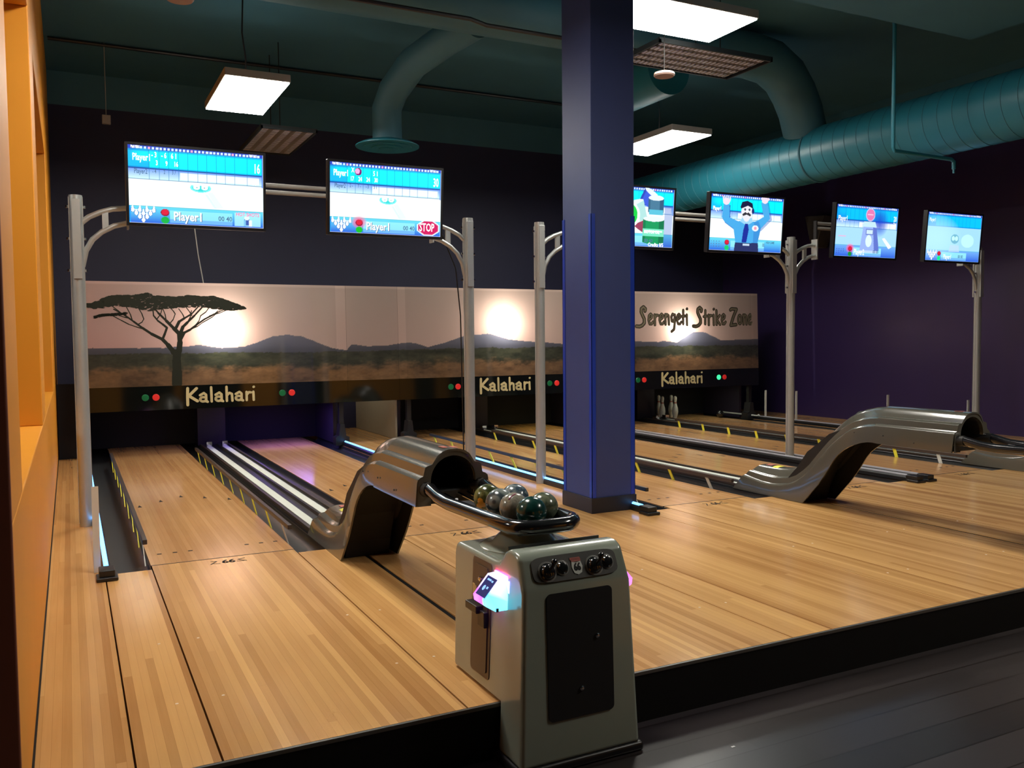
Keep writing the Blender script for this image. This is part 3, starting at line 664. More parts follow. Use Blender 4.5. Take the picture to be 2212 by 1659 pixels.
# ------------------------------------------------------------------ console
def console(c, lab):
    t = thing('control_console', lab, 'console', (c, 0, 0), 0, 'ball return consoles')
    prof = [(3.17, .003), (3.195, .46), (3.18, .497), (2.83, .497), (2.79, .505), (2.755, .545), (2.72, .562), (2.675, .560), (2.645, .545), (2.605, .452), (2.595, .43), (2.575, -.172), (2.757, -.172), (2.757, .003)]
    def hw(z): return .245-(z+.17)*.045
    mb = MB(); n = len(prof)
    vv = [(-hw(z), y, z) for y, z in prof]+[(hw(z), y, z) for y, z in prof]
    mb.add(vv, [tuple(range(n))[::-1], tuple(range(n, 2*n))]+[(i, (i+1) % n, n+(i+1) % n, n+i) for i in range(n)])
    o = mb.build('body', CONS, t, bevel=.018, seg=4)
    mb = MB(); mb.box(-.255, .255, 2.565, 2.757, Z0+.0005, -.165); mb.build('plinth', BLKPL, t, bevel=.012)
    # sloped control recess
    def face(u, v, off=0):   # u across, v 0..1 down the sloped face from (2.645,.545) to (2.605,.452)
        y = 2.648+(2.600-2.648)*v; z = .548+(.448-.548)*v
        nrm = Vector((0, -.1, .048)).normalized()
        return (u, y+nrm.y*off, z+nrm.z*off)
    def rrect(w, h, r, n_=5):
        out = []
        for (cx_, cy_, a0) in ((w-r, h-r, 0), (-w+r, h-r, 90), (-w+r, -h+r, 180), (w-r, -h+r, 270)):
            for k in range(n_+1):
                a = math.radians(a0+90*k/n_); out.append((cx_+r*math.cos(a), cy_+r*math.sin(a)))
        return out
    mb = MB(); rr_ = rrect(.170, .40, .03); n_ = len(rr_)
    def elong(x, y): return (x, .5+ y*1.0 if False else .5-y)
    pts = []
    for a_ in [math.radians(q) for q in range(0, 360, 12)]:
        sx_ = math.copysign(abs(math.cos(a_))**.25, math.cos(a_)); sy_ = math.copysign(abs(math.sin(a_))**.45, math.sin(a_)); pts.append((sx_*.172, .5-sy_*.41))
    vv = [face(u, v, .004) for u, v in pts]+[face(u, v, -.004) for u, v in pts]; n_ = len(pts)
    mb.add(vv, [tuple(range(n_)), tuple(range(n_, 2*n_))[::-1]]+[(i, (i+1) % n_, n_+(i+1) % n_, n_+i) for i in range(n_)])
    mb.build('control_panel', PANM, t)
    tilt = math.atan2(.1, .048)
    def lathe_on(name, prof_, u, v, off, mt_, label=None, n=20):
        mb = MB(); mb.lathe(prof_, n=n); mb.xf(Matrix.Rotation(tilt, 4, 'X'))
        o = mb.build(name, mt_, t, smooth=True); o.location = face(u, v, off)
        if label: o['label'] = label
        return o
    for u in (-.115, .075):
        k_ = lathe_on('turn_knob', [(.030, 0), (.030, .004), (.026, .006), (.023, .016), (.018, .020), (0, .021)], u, .58, .0045, KNOB)
        mb = MB(); mb.tube([(0, -.000, .016), (.010, .012, .030), (.014, .024, .034)], .006, n=8); mb.lathe([(0, -.010), (.009, -.006), (.011, 0), (.009, .006), (0, .010)], (.015, .026, .037), n=12); mb.xf(Matrix.Rotation(tilt, 4, 'X'))
        q = mb.build('lever', KNOB, k_, smooth=True)
    for u, r_ in ((-.115, .036), (.075, .036), (-.055, .027), (.130, .027)):
        lathe_on('dial_plate', [(r_, 0), (r_, .0025), (r_*.9, .003), (0, .003)], u, .58 if r_ > .03 else .52, .004, DIAL)
    for u in (-.055, .130):
        lathe_on('push_button', [(.022, 0), (.022, .006), (.018, .010), (.016, .014), (0, .017)], u, .52, .0045, KNOB)
    # emblem 66
    mb = MB(); sh = [(-.022, -.0), (-.018, .018), (0, .014), (.018, .018), (.022, 0), (.015, -.022), (0, -.028), (-.015, -.022)]
    mb.prism(sh, -.001, 0, 'y'); mb.xf(Matrix.Rotation(-(PI/2-tilt), 4, 'X')); o = mb.build('emblem', WHT, t); o.location = face(.005, .54, .0055)
    pl, w = word('66', -.0135, -.012, .024, .027, w=.26); mb = stroke_mb(pl, w, .0008, 8); mb.xf(Matrix.Rotation(-(PI/2-tilt), 4, 'X')); q = mb.build('digits', BLKPL, o); q.location = (0, -.0012, 0)
    mb = MB(); mb.box(-.019, .019, -.0008, 0, .018, .030); mb.box(-.023, .017, -.0008, 0, .024, .033); mb.xf(Matrix.Rotation(-(PI/2-tilt), 4, 'X')); q = mb.build('emblem_badge', RST, o); q.location = (0, -.0005, 0); q['label'] = 'red strip above the digits'
    # front door
    mb = MB(); pts = rrect(.133, .222, .018)
    def fy(z): return 2.595+(z-.43)*(.02/.602)
    vv = [(x, fy(z+.198)-.004, z+.198) for x, z in pts]+[(x, fy(z+.198)+.008, z+.198) for x, z in pts]; n_ = len(pts)
    mb.add(vv, [tuple(range(n_)), tuple(range(n_, 2*n_))[::-1]]+[(i, (i+1) % n_, n_+(i+1) % n_, n_+i) for i in range(n_)]); dr = mb.build('front_door', DOORK, t)
    for (x, z) in ((.068, .25), (.0, .075)):
        mb = MB(); mb.lathe([(.009, 0), (.009, .004), (.005, .007), (0, .008)], n=14); mb.xf(Matrix.Rotation(PI/2, 4, 'X')); o = mb.build('lock', CHROME, dr); o.location = (x, fy(z)-.004, z)
    # left side panel
    def sx_at(z): return -hw(z)
    mb = MB(); pts = rrect(.082, .215, .018); n_ = len(pts); yc_, zc_ = 2.925, .265
    vv = [(sx_at(z+zc_)-.003, y+yc_, z+zc_) for y, z in pts]+[(sx_at(z+zc_)+.01, y+yc_, z+zc_) for y, z in pts]
    mb.add(vv, [tuple(range(n_))[::-1], tuple(range(n_, 2*n_))]+[(i, (i+1) % n_, n_+(i+1) % n_, n_+i) for i in range(n_)]); sp = mb.build('side_panel', CPAN, t)
    mb = MB(); pts2 = rrect(.062, .13, .012); vv = [(sx_at(z+.20)-.007, y+yc_, z+.20) for y, z in pts2]+[(sx_at(z+.20)-.003, y+yc_, z+.20) for y, z in pts2]; n_ = len(pts2)
    mb.add(vv, [tuple(range(n_))[::-1], tuple(range(n_, 2*n_))]+[(i, (i+1) % n_, n_+(i+1) % n_, n_+i) for i in range(n_)]); mb.build('inset_plate', CPAN, sp)
    mb = MB(); pts2 = rrect(.055, .042, .010); vv = [(sx_at(z+.415)-.007, y+yc_, z+.415) for y, z in pts2]+[(sx_at(z+.415)-.003, y+yc_, z+.415) for y, z in pts2]; n_ = len(pts2)
    mb.add(vv, [tuple(range(n_))[::-1], tuple(range(n_, 2*n_))]+[(i, (i+1) % n_, n_+(i+1) % n_, n_+i) for i in range(n_)]); mb.build('inset_plate', CPAN, sp)
    mb = MB(); mb.lathe([(.010, 0), (.010, .006), (.006, .009), (0, .010)], n=14); mb.xf(Matrix.Rotation(-PI/2, 4, 'Y')); o = mb.build('lock', CHROME, sp); o.location = (sx_at(.41)-.007, 2.925, .41)
    mb = MB(); mb.box(sx_at(.36)-.005, sx_at(.36)-.001, 2.965, 3.0, .325, .375); o = mb.build('sticker', YST, sp); o['label'] = 'small yellow printed sticker'
    mb = MB(); mb.box(sx_at(.3)-.035, sx_at(.3)-.003, 2.90, 3.0, .285, .315); mb.box(sx_at(.3)-.022, sx_at(.3)-.003, 2.86, 2.92, .24, .30); mb.build('coin_bracket', BLKPL, t, bevel=.004)
    # round boss on the top
    mb = MB(); mb.lathe([(.178, .494), (.178, .500), (.165, .507), (.140, .508), (.128, .514), (.115, .530), (.095, .548), (.085, .562), (.08, .565), (0, .565)], (0, 3.0, 0), n=40); mb.build('top_boss', CONS, t, smooth=True)
    for x in (-.09, .115):
        mb = MB(); mb.box(x-.012, x+.012, 2.775, 2.795, .52, .545); mb.build('hinge', BLKPL, t, bevel=.003)
    mb = MB(); mb.box(-.19, .19, 2.765, 2.770, .535, .558); mb.build('lid_gap', BLKPL, t)
    return t
DIAL = mat('dial_grey', (.19, .19, .175), .3, noise=.25, nscale=30)
KNOB = mat('black_gloss_knob', (.012, .012, .013), .12, coat=.8)
DOORK = mat('matt_black_door', (.004, .004, .005), .7)
PANM = mat('grey_brushed_recess', (.085, .083, .078), .35, metal=.3, noise=.5, nscale=7)
YST = mat('yellow_sticker', (.6, .48, .2), .5, noise=.35, nscale=90)
cn = console(C1, 'pale taupe control console with knobs and glowing card reader, nearest the camera')
# card readers on the first console
def reader(side, lab):
    t = thing('card_reader', lab, 'card reader', (C1+side*.218, 2.765, .40), 0)
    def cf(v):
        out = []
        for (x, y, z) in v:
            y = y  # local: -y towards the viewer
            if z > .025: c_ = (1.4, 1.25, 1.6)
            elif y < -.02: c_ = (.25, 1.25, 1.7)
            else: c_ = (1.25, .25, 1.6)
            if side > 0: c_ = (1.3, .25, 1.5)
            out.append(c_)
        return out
    # wedge body: side profile in (outward d, z), swept along y
    prof = [(0, -.052), (.050, -.052), (.085, -.030), (.088, -.008), (.030, .058), (0, .060)]
    ny = 7; vv = []; ys = [-.052+.104*i/(ny-1) for i in range(ny)]
    dense = []
    for i in range(len(prof)):
        p, q = prof[i], prof[(i+1) % len(prof)]
        for k in range(4): dense.append((p[0]+(q[0]-p[0])*k/4, p[1]+(q[1]-p[1])*k/4))
    n_ = len(dense)
    for y in ys:
        for d, z in dense: vv.append((side*d, y, z))
    fs = [(i*n_+j, i*n_+(j+1) % n_, (i+1)*n_+(j+1) % n_, (i+1)*n_+j) for i in range(ny-1) for j in range(n_)]+[tuple(range(n_))[::-1], tuple(range((ny-1)*n_, ny*n_))]
    mb = MB(); mb.add(vv, fs); o = mb.build('glowing_shell', RDM, t, smooth=False, bevel=0)
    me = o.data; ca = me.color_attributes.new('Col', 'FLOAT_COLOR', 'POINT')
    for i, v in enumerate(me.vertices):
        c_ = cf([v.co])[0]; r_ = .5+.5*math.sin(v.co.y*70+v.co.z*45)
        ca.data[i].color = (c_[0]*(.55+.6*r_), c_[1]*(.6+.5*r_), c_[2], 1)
    me.shade_smooth(); md = o.modifiers.new('e', 'EDGE_SPLIT'); md.split_angle = math.radians(40)
    # screen on the sloped face between (.088,-.008) and (.030,.058)
    def sl(y, s_, off): 
        nx_, nz_ = .066, .058; L2 = math.hypot(nx_, nz_); return (side*(.088-.058*s_+nx_/L2*off), y, -.008+.066*s_+nz_/L2*off)
    mb = MB(); vv = [sl(-.036, .06, .003), sl(.036, .06, .003), sl(.036, .94, .003), sl(-.036, .94, .003), sl(-.036, .06, 0), sl(.036, .06, 0), sl(.036, .94, 0), sl(-.036, .94, 0)]
    mb.add(vv, [(0,3,2,1),(4,5,6,7),(0,1,5,4),(1,2,6,5),(2,3,7,6),(3,0,4,7)]); sc_ = mb.build('display', DISP, t)
    mb = MB(); 
    for (y0_, y1_, s0, s1) in ((-.025, -.012, .74, .82), (-.008, .022, .76, .84), (-.02, -.008, .42, .52)):
        mb.add([sl(y0_, s0, .0036), sl(y1_, s0, .0036), sl(y1_, s1, .0036), sl(y0_, s1, .0036)], [(0, 1, 2, 3)])
    mb.add([sl(.008+.009*math.cos(a), .42+.12*math.sin(a), .0036) for a in [k*PI/6 for k in range(12)]], [tuple(range(12))])
    mb.build('display_marks', DISM, sc_)
    # glowing backplate that spills blue and red light onto the shell
    mb = MB(); mb.box(side*-.004 if side > 0 else -.001, side*.0 if side < 0 else .004, -.061, -.053, -.05, .05); mb.build('glow_edge', GLB, t)
    mb = MB(); mb.box(-.004, .004, -.05, .05, .061, .066); mb.build('glow_edge', GLR, t)
    mb = MB(); mb.box(side*.045-.004, side*.045+.004, -.058, -.052, -.052, -.040) ; mb.build('card_slot', BLKPL, t)
    return t
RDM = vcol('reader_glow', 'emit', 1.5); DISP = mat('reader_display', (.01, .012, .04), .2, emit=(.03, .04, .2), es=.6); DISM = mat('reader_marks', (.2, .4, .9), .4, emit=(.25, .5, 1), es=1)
GLB = mat('reader_blue_led', (.05, .05, .9), .4, emit=(.04, .05, 1), es=90); GLR = mat('reader_red_led', (.9, .05, .2), .4, emit=(1, .02, .14), es=45)
reader(-1, 'glowing white, cyan and magenta card reader on the left side of the near console')
reader(1, 'purple glowing card reader peeking out on the right side of the near console')
for c, lab in ((C2, 'control console of the middle lane pair, right of the picture'), (C3, 'control console of the right lane pair')):
    r = copy_tree(cn); r.location.x = c; r['label'] = lab

# ------------------------------------------------------------------ balls on the rack
def ballmat(name, c1, c2, scale=6, c3=None, dist=2.5, typ='noise', thr=.5, wd_=.08):
    m = bpy.data.materials.new(name); m.use_nodes = True; nt = m.node_tree; b = nt.nodes['Principled BSDF']; L = nt.links.new
    tc = N(nt, 'ShaderNodeTexCoord')
    if typ == 'wave':
        nz = N(nt, 'ShaderNodeTexWave'); nz.wave_type = 'RINGS'; nz.rings_direction = 'Z'; nz.inputs['Scale'].default_value = scale; nz.inputs['Distortion'].default_value = dist; nz.inputs['Detail'].default_value = 3
        out = nz.outputs[0]
    else:
        nz = N(nt, 'ShaderNodeTexNoise'); nz.inputs['Scale'].default_value = scale; nz.inputs['Distortion'].default_value = dist; nz.inputs['Detail'].default_value = 3; out = nz.outputs[0]
    L(tc.outputs['Object'], nz.inputs['Vector'])
    cr = N(nt, 'ShaderNodeValToRGB'); e = cr.color_ramp; e.elements[0].position = thr-wd_; e.elements[0].color = (*c1, 1); e.elements[1].position = thr+wd_; e.elements[1].color = (*c2, 1)
    if c3:
        q = e.elements.new(min(.99, thr+wd_+.04)); q.color = (*c3, 1)
    L(out, cr.inputs[0]); L(cr.outputs[0], b.inputs['Base Color']); b.inputs['Roughness'].default_value = .22; b.inputs['Coat Weight'].default_value = .5; b.inputs['Coat Roughness'].default_value = .08
    return m
BALLS = [((-.022, 2.905, .655), 'glossy dark green ball at the front of the rack', ballmat('green_ball', (.004, .040, .034), (.008, .06, .05))),
         ((-.034, 3.025, .652), 'grey ball with a pink stripe, second in the left row', ballmat('grey_pink_ball', (.20, .19, .15), (.27, .25, .20), 14, dist=6)),
         ((-.036, 3.147, .650), 'slate grey ball with circular swirls, third in the left row', ballmat('swirl_ball', (.045, .06, .07), (.20, .23, .22), 9, dist=1.5, typ='wave', wd_=.3)),
         ((-.034, 3.268, .650), 'olive ball with an orange patch, last in the left row', ballmat('olive_ball', (.035, .045, .012), (.16, .17, .06), 11, dist=2)),
         ((.074, 2.985, .650), 'grey green ball half hidden behind the front green ball', ballmat('greygreen_ball', (.07, .095, .06), (.15, .17, .11), 14, dist=3)),
         ((.066, 3.215, .650), 'blue grey marbled ball behind the swirl ball', ballmat('bluegrey_ball', (.04, .07, .10), (.20, .24, .25), 16, dist=4))]
OPATCH = mat('orange_ball_patch', (.75, .32, .02), .3, coat=.5); PKS = mat('pink_ball_stripe', (.35, .07, .14), .3, coat=.5)
me_s = None
for p, lab, mt_ in BALLS:
    bm = bmesh.new(); bmesh.ops.create_uvsphere(bm, u_segments=40, v_segments=24, radius=.059)
    me = bpy.data.meshes.new('bowling_ball'); bm.to_mesh(me); bm.free(); me.shade_smooth(); me.materials.append(mt_)
    o = bpy.data.objects.new('bowling_ball', me); COL.objects.link(o); o.location = (C1+p[0], p[1], p[2]-.012); tag(o, lab, 'bowling ball', 'balls on the near rack')
    view = Vector((0, 0, 1.3))-Vector(o.location)
    if 'swirl' in lab:
        o.rotation_euler = (Vector((-.75, -.62, .25))).to_track_quat('Z', 'Y').to_euler()
    if 'orange patch' in lab:
        mb = MB(); ctr = Vector((-.80, -.52, -.25)).normalized(); a1 = ctr.orthogonal().normalized(); a2 = ctr.cross(a1); n_ = 18
        rim = []
        for ring_, sc2 in ((0, .35), (1, .7), (2, 1.0)):
            for k in range(n_):
                a = 2*PI*k/n_; rr = .62*(1+.28*math.sin(3*a+.7)+.12*math.sin(5*a))*sc2*.72
                v = (ctr+a1*math.cos(a)*rr*.75+a2*math.sin(a)*rr).normalized()*.0594; rim.append(tuple(v))
        rim.append(tuple(ctr*.0594))
        fs = [(n_*3, k, (k+1) % n_) for k in range(n_)]
        for q in range(2): fs += [(q*n_+k, q*n_+(k+1) % n_, (q+1)*n_+(k+1) % n_, (q+1)*n_+k) for k in range(n_)]
        mb.add(rim, fs); mb.build('patch', OPATCH, o, smooth=True)
    if 'pink' in lab:
        mb = MB(); pts = []
        for k in range(9):
            a = -.7+1.0*k/8; v = Vector((math.sin(a)*.9-.25, -.35+.35*a, .85)).normalized()*.0590; pts.append(v)
        mb.tube(pts, [.001]+[.0026]*7+[.001], n=6); mb.build('stripe', PKS, o, smooth=True)

# ------------------------------------------------------------------ screens
def lin(c): return tuple(((x/255)/12.92 if x/255 <= .04045 else ((x/255+.055)/1.055)**2.4) for x in c)
NU, NV = 250, 140
class Pic:
    def __init__(s, base):
        s.a = np.zeros((NV+1, NU+1, 3)); s.a[:] = lin(base)
        s.v, s.u = np.meshgrid(np.linspace(0, 1, NV+1), np.linspace(0, 1, NU+1), indexing='ij')  # v down
    def rect(s, u0, u1, v0, v1, c, al=1, c2=None):
        m = (s.u >= u0) & (s.u < u1) & (s.v >= v0) & (s.v < v1)
        cc = np.array(lin(c))
        if c2 is not None:
            t = np.clip((s.v-v0)/(v1-v0), 0, 1)[..., None]; cc = cc*(1-t)+np.array(lin(c2))*t
            s.a[m] = s.a[m]*(1-al)+cc[m]*al
        else: s.a[m] = s.a[m]*(1-al)+cc*al
    def ell(s, cu, cv, ru, rv, c, al=1):
        m = ((s.u-cu)/ru)**2+((s.v-cv)/rv)**2 < 1; s.a[m] = s.a[m]*(1-al)+np.array(lin(c))*al
    def glow(s, cu, cv, ru, rv, c, al=1):
        k = np.clip(1-(((s.u-cu)/ru)**2+((s.v-cv)/rv)**2), 0, 1)[..., None]*al; s.a = s.a*(1-k)+np.array(lin(c))*k
    def poly(s, pts, c, al=1):
        ins = np.zeros(s.u.shape, bool); n = len(pts)
        for i in range(n):
            x0, y0 = pts[i]; x1, y1 = pts[(i+1) % n]
            if y0 == y1: continue
            cnd = ((y0 > s.v) != (y1 > s.v)) & (s.u < (x1-x0)*(s.v-y0)/(y1-y0)+x0); ins ^= cnd
        s.a[ins] = s.a[ins]*(1-al)+np.array(lin(c))*al
def base_pic(dim=0, rows=True):
    cy = (0, 240, 255) if not dim else (10, 190, 250)
    p = Pic((240, 253, 255) if not dim else (165, 215, 250))
    p.rect(0, 1, 0, .045, (40, 70, 190))
    for k in range(34):
        p.rect(.03+k*.028, .048+k*.028, .012, .036, (215, 240, 250) if k % 11 != 4 else (245, 170, 200))
    p.rect(0, 1, .045, .29, cy); p.rect(0, .15, .045, .29, (20, 110, 220), .55); p.glow(.11, .12, .1, .1, cy, .8)
    p.rect(0, 1, .045, .07, (20, 80, 200), .5); p.rect(0, 1, .265, .29, (0, 110, 210), .6)
    if rows:
        p.rect(0, 1, .29, .43, (105, 150, 235), 1, (205, 242, 255)); p.rect(.37, .97, .315, .41, (250, 255, 255), .75)
        p.rect(0, 1, .285, .293, (20, 60, 150)); p.rect(0, 1, .428, .435, (60, 110, 150))
    us = [.15, .22, .29, .36, .43, .50, .57, .64, .71, .78, .875]
    for u in us: p.rect(u-.002, u+.002, .05, .43 if rows else .29, (0, 120, 170), .75)
    p.rect(0, 1, .775, .785, (50, 170, 190)); p.rect(0, 1, .785, 1, (100, 215, 240) if not dim else (110, 170, 240), 1, (40, 90, 215))
    p.rect(.29, .76, .82, .985, (150, 235, 250), .8); p.rect(.29, .76, .93, .985, (70, 120, 230), .5)
    p.rect(.0, .012, .78, 1, (30, 150, 230)); p.rect(.99, 1, .05, .45, (60, 120, 230))
    return p
def pins(p, cu=.10, cv=.83):
    for r_, n_ in enumerate((4, 3, 2, 1)):
        for k in range(n_):
            x = cu+(k-(n_-1)/2)*.05; y = cv+r_*.043
            p.ell(x, y, .015, .034, (40, 90, 170)); p.ell(x, y, .0125, .029, (250, 253, 255)); p.ell(x, y-.038, .007, .014, (250, 253, 255))
def lights(p, u=.255, glow=False, gr=(20, 175, 70)):
    if glow: p.glow(u, .84, .07, .10, (250, 50, 120), .9)
    p.ell(u, .85, .032, .048, (120, 20, 50)); p.ell(u, .845, .027, .040, (215, 30, 60)); p.ell(u, .95, .030, .045, gr)
def eyes(p, u=.52, v=.50):
    p.ell(u, v, .078, .06, (120, 235, 235)); p.ell(u, v, .062, .045, (60, 215, 215)); p.rect(u-.08, u+.08, v-.07, v-.03, (245, 253, 255))
    for s_ in (-1, 1): p.ell(u+s_*.03, v-.01, .026, .036, (250, 254, 255)); p.ell(u+s_*.028, v-.005, .006, .009, (120, 190, 190))
    p.poly([(u+.05, v+.06), (u+.09, v+.05), (u+.17, v+.25), (u+.12, v+.26)], (225, 250, 252)); p.poly([(u+.03, v+.08), (u+.05, v+.08), (u+.12, v+.26), (u+.10, v+.26)], (205, 245, 250), .7)
def tv1():
    p = base_pic(); pins(p); lights(p); eyes(p); p.rect(.775, .98, .80, .985, (180, 245, 250), .7); p.rect(.85, .89, .86, .97, (60, 90, 170)); p.ell(.87, .87, .02, .03, (220, 240, 255)); p.rect(.845, .862, .90, .98, (120, 190, 230)); p.rect(.885, .91, .90, .98, (230, 245, 255)); return p
def tv2():
    p = base_pic(); pins(p); lights(p, glow=True, gr=(15, 185, 40)); eyes(p, .51, .50); p.ell(.245, .115, .030, .055, (120, 20, 110)); p.ell(.238, .11, .02, .04, (240, 170, 220))
    o8 = lambda cx_, cy_, a, b_: [(cx_+a*math.cos(math.radians(22.5+45*k)), cy_+b_*math.sin(math.radians(22.5+45*k))) for k in range(8)]
    p.poly(o8(.885, .875, .115, .125), (225, 240, 250)); p.poly(o8(.885, .875, .102, .108), (205, 25, 95)); return p
def barrel(p, cx_, cy_, w, h, body, dark, lid=(225, 240, 250), ang=0):
    def R(x, y): 
        c, s_ = math.cos(ang), math.sin(ang); return (cx_+(x*c-y*s_*.56), cy_+(x*s_/.56+y*c))
    side = [R(-w, -h), R(w, -h)]+[R(w*math.cos(a), h+.03*math.sin(a)) for a in [k*PI/8 for k in range(9)]]
    p.poly(side, body); p.poly([R(w*.5, -h), R(w, -h), R(w, h), R(w*.5, h+.02)], dark, .6); p.poly([R(-w, -h), R(-w*.75, -h), R(-w*.75, h), R(-w, h)], dark, .5)
    p.poly([R(w*math.cos(a), -h+.045*math.sin(a)) for a in [k*PI/9 for k in range(18)]], lid)
def tv3():
    p = base_pic(); lights(p)
    barrel(p, .70, .18, .10, .11, (60, 90, 215), (20, 40, 130), ang=.5); barrel(p, .62, .55, .13, .15, (150, 60, 90), (60, 10, 60), lid=(240, 245, 250), ang=.5)
    barrel(p, .78, .28, .095, .12, (70, 120, 150), (20, 60, 100)); p.rect(.70, .87, .36, .45, (90, 190, 215))
    barrel(p, .48, .45, .18, .16, (225, 245, 240), (120, 200, 200), ang=-.3); p.ell(.46, .47, .13, .22, (235, 245, 245)); p.ell(.455, .47, .105, .19, (20, 205, 70))
    barrel(p, .76, .72, .13, .20, (20, 150, 90), (10, 80, 60)); p.rect(.63, .89, .69, .82, (120, 225, 190)); p.rect(.65, .87, .72, .75, (230, 250, 240)); p.rect(.89, .99, .3, .98, (60, 90, 190), .5); return p
def tv4():
    p = base_pic(); lights(p, .24, gr=(20, 200, 110)); sh = (70, 165, 225); dk = (35, 90, 185)
    for k in range(12): p.ell(.03+.035*(k % 4), .84+.045*(k//4), .006, .009, (90, 110, 150))
    p.poly([(.40, .55), (.33, .62), (.20, .50), (.16, .42), (.17, .18), (.26, .18), (.27, .42), (.42, .52)], dk)
    p.poly([(.40, .52), (.32, .60), (.19, .48), (.155, .40), (.17, .17), (.25, .17), (.26, .40), (.42, .48)], sh)
    p.poly([(.60, .50), (.76, .36), (.70, .10), (.79, .08), (.85, .40), (.70, .62)], dk, .6); p.poly([(.58, .48), (.73, .35), (.68, .10), (.77, .08), (.82, .38), (.68, .60)], sh)
    p.poly([(.34, .46), (.66, .44), (.70, .56), (.66, .86), (.36, .88), (.32, .60)], sh); p.poly([(.60, .46), (.66, .44), (.70, .56), (.66, .86), (.60, .86)], dk, .4)
    p.poly([(.35, .85), (.67, .84), (.68, 1.01), (.34, 1.01)], (40, 50, 100)); p.rect(.46, .55, .86, .90, (190, 210, 230))
    p.poly([(.44, .38), (.56, .38), (.58, .46), (.50, .53), (.40, .46)], (150, 205, 235)); p.poly([(.475, .50), (.515, .50), (.53, .60), (.505, .84), (.44, .84), (.455, .62)], (25, 45, 150))
    p.ell(.49, .28, .075, .16, (225, 225, 232)); p.ell(.49, .40, .04, .06, (225, 225, 232)); p.poly([(.40, .20), (.42, .11), (.49, .08), (.56, .12), (.58, .22), (.50, .17), (.41, .23)], (18, 24, 60)); p.ell(.575, .26, .018, .05, (25, 40, 110))
    p.poly([(.43, .33), (.47, .285), (.49, .30), (.51, .285), (.55, .33), (.54, .36), (.49, .33), (.44, .36)], (45, 45, 55)); p.ell(.465, .24, .014, .02, (60, 70, 90)); p.ell(.525, .24, .014, .02, (60, 70, 90)); p.ell(.495, .275, .016, .03, (245, 235, 240))
    p.ell(.62, .57, .045, .055, (225, 235, 245)); p.ell(.62, .57, .02, .03, (235, 150, 170))
    for (hx, hy) in ((.205, .12), (.735, .05)):
        p.ell(hx, hy, .045, .06, (232, 215, 230))
        for k in range(5): p.poly([(hx-.045+.02*k, hy), (hx-.052+.024*k, hy-.085), (hx-.038+.024*k, hy-.085), (hx-.027+.02*k, hy)], (232, 215, 230))
    return p
def tv5():
    p = base_pic(dim=1); lights(p, .25, glow=True, gr=(20, 140, 60)); b1 = (150, 175, 235); d1 = (95, 115, 200)
    for k in range(10): p.ell(.04+.035*(k % 4), .86+.04*(k//4), .006, .009, (60, 80, 170))
    p.glow(.70, .30, .16, .30, (30, 70, 200), .9); p.ell(.545, .16, .075, .13, (190, 190, 230)); p.ell(.545, .16, .064, .11, (225, 120, 175)); p.rect(.50, .59, .15, .17, (245, 190, 215))
    p.poly([(.44, .40), (.64, .40), (.68, .88), (.40, .88)], b1); p.poly([(.60, .40), (.66, .42), (.72, .86), (.64, .88)], d1); p.poly([(.45, .30), (.63, .30), (.66, .40), (.42, .40)], (190, 225, 245)); p.rect(.38, .70, .87, .92, (185, 210, 245))
    p.rect(.485, .61, .44, .56, (110, 130, 200)); p.rect(.50, .60, .46, .54, (200, 225, 245)); p.ell(.54, .68, .05, .12, (215, 245, 235)); p.poly([(.76, .62), (.80, .60), (.93, .78), (.88, .82)], (245, 245, 250)); p.rect(.05, .17, .60, .62, (240, 160, 190), .7)
    return p
def tv6():
    p = base_pic(dim=1, rows=False); p.rect(0, 1, .29, .775, (160, 215, 250)); p.glow(.15, .52, .5, .5, (190, 240, 250), .6); lights(p, .25, gr=(10, 235, 140)); pins(p, .12)
    p.ell(.52, .53, .075, .10, (115, 180, 205)); p.ell(.49, .52, .03, .05, (190, 245, 245)); p.ell(.55, .52, .03, .05, (190, 245, 245)); p.ell(.76, .56, .12, .14, (185, 240, 250)); p.poly([(.44, .66), (.60, .66), (.62, .80), (.42, .80)], (190, 215, 245), .7); return p
SCR = vcol('screen_picture', 'emit', 1.2, .25)
TXW = mat('screen_white_text', (.9, .9, .9), .5, emit=(.95, 1, 1), es=1.0); TXD = mat('screen_dark_text', (.05, .1, .2), .5, emit=(.04, .13, .25), es=1); TXP = mat('screen_magenta_text', (.5, .1, .3), .5, emit=(.8, .12, .3), es=1)
def text_mesh(items, name, material, parent, W, H, y=-.0015, cond=.62, label=None):
    """items: (string, u_left, v_base, height as fraction of H, [width factor]); one mesh per word"""
    for it in items:
        s_, u, v, h = it[:4]; cf_ = it[4] if len(it) > 4 else cond
        cu = bpy.data.curves.new('t', 'FONT'); cu.body = s_; cu.size = 1; cu.resolution_u = 2; cu.offset = .016
        ob = bpy.data.objects.new('t', cu); src = bpy.data.meshes.new_from_object(ob)
        k = 1.25*h*H/.7
        vs_ = [(-W/2+u*W+q.co.x*k*cf_, 0, H/2-v*H+q.co.y*k) for q in src.vertices]; fs_ = [list(p.vertices) for p in src.polygons]
        bpy.data.meshes.remove(src); bpy.data.objects.remove(ob); bpy.data.curves.remove(cu)
        me = bpy.data.meshes.new(name); me.from_pydata(vs_, [], fs_); me.materials.append(material)
        o = bpy.data.objects.new(name, me); COL.objects.link(o); o.parent = parent; o.location = (0, y, 0)
        if label: o['label'] = label
TVW, TVH = .905, .525
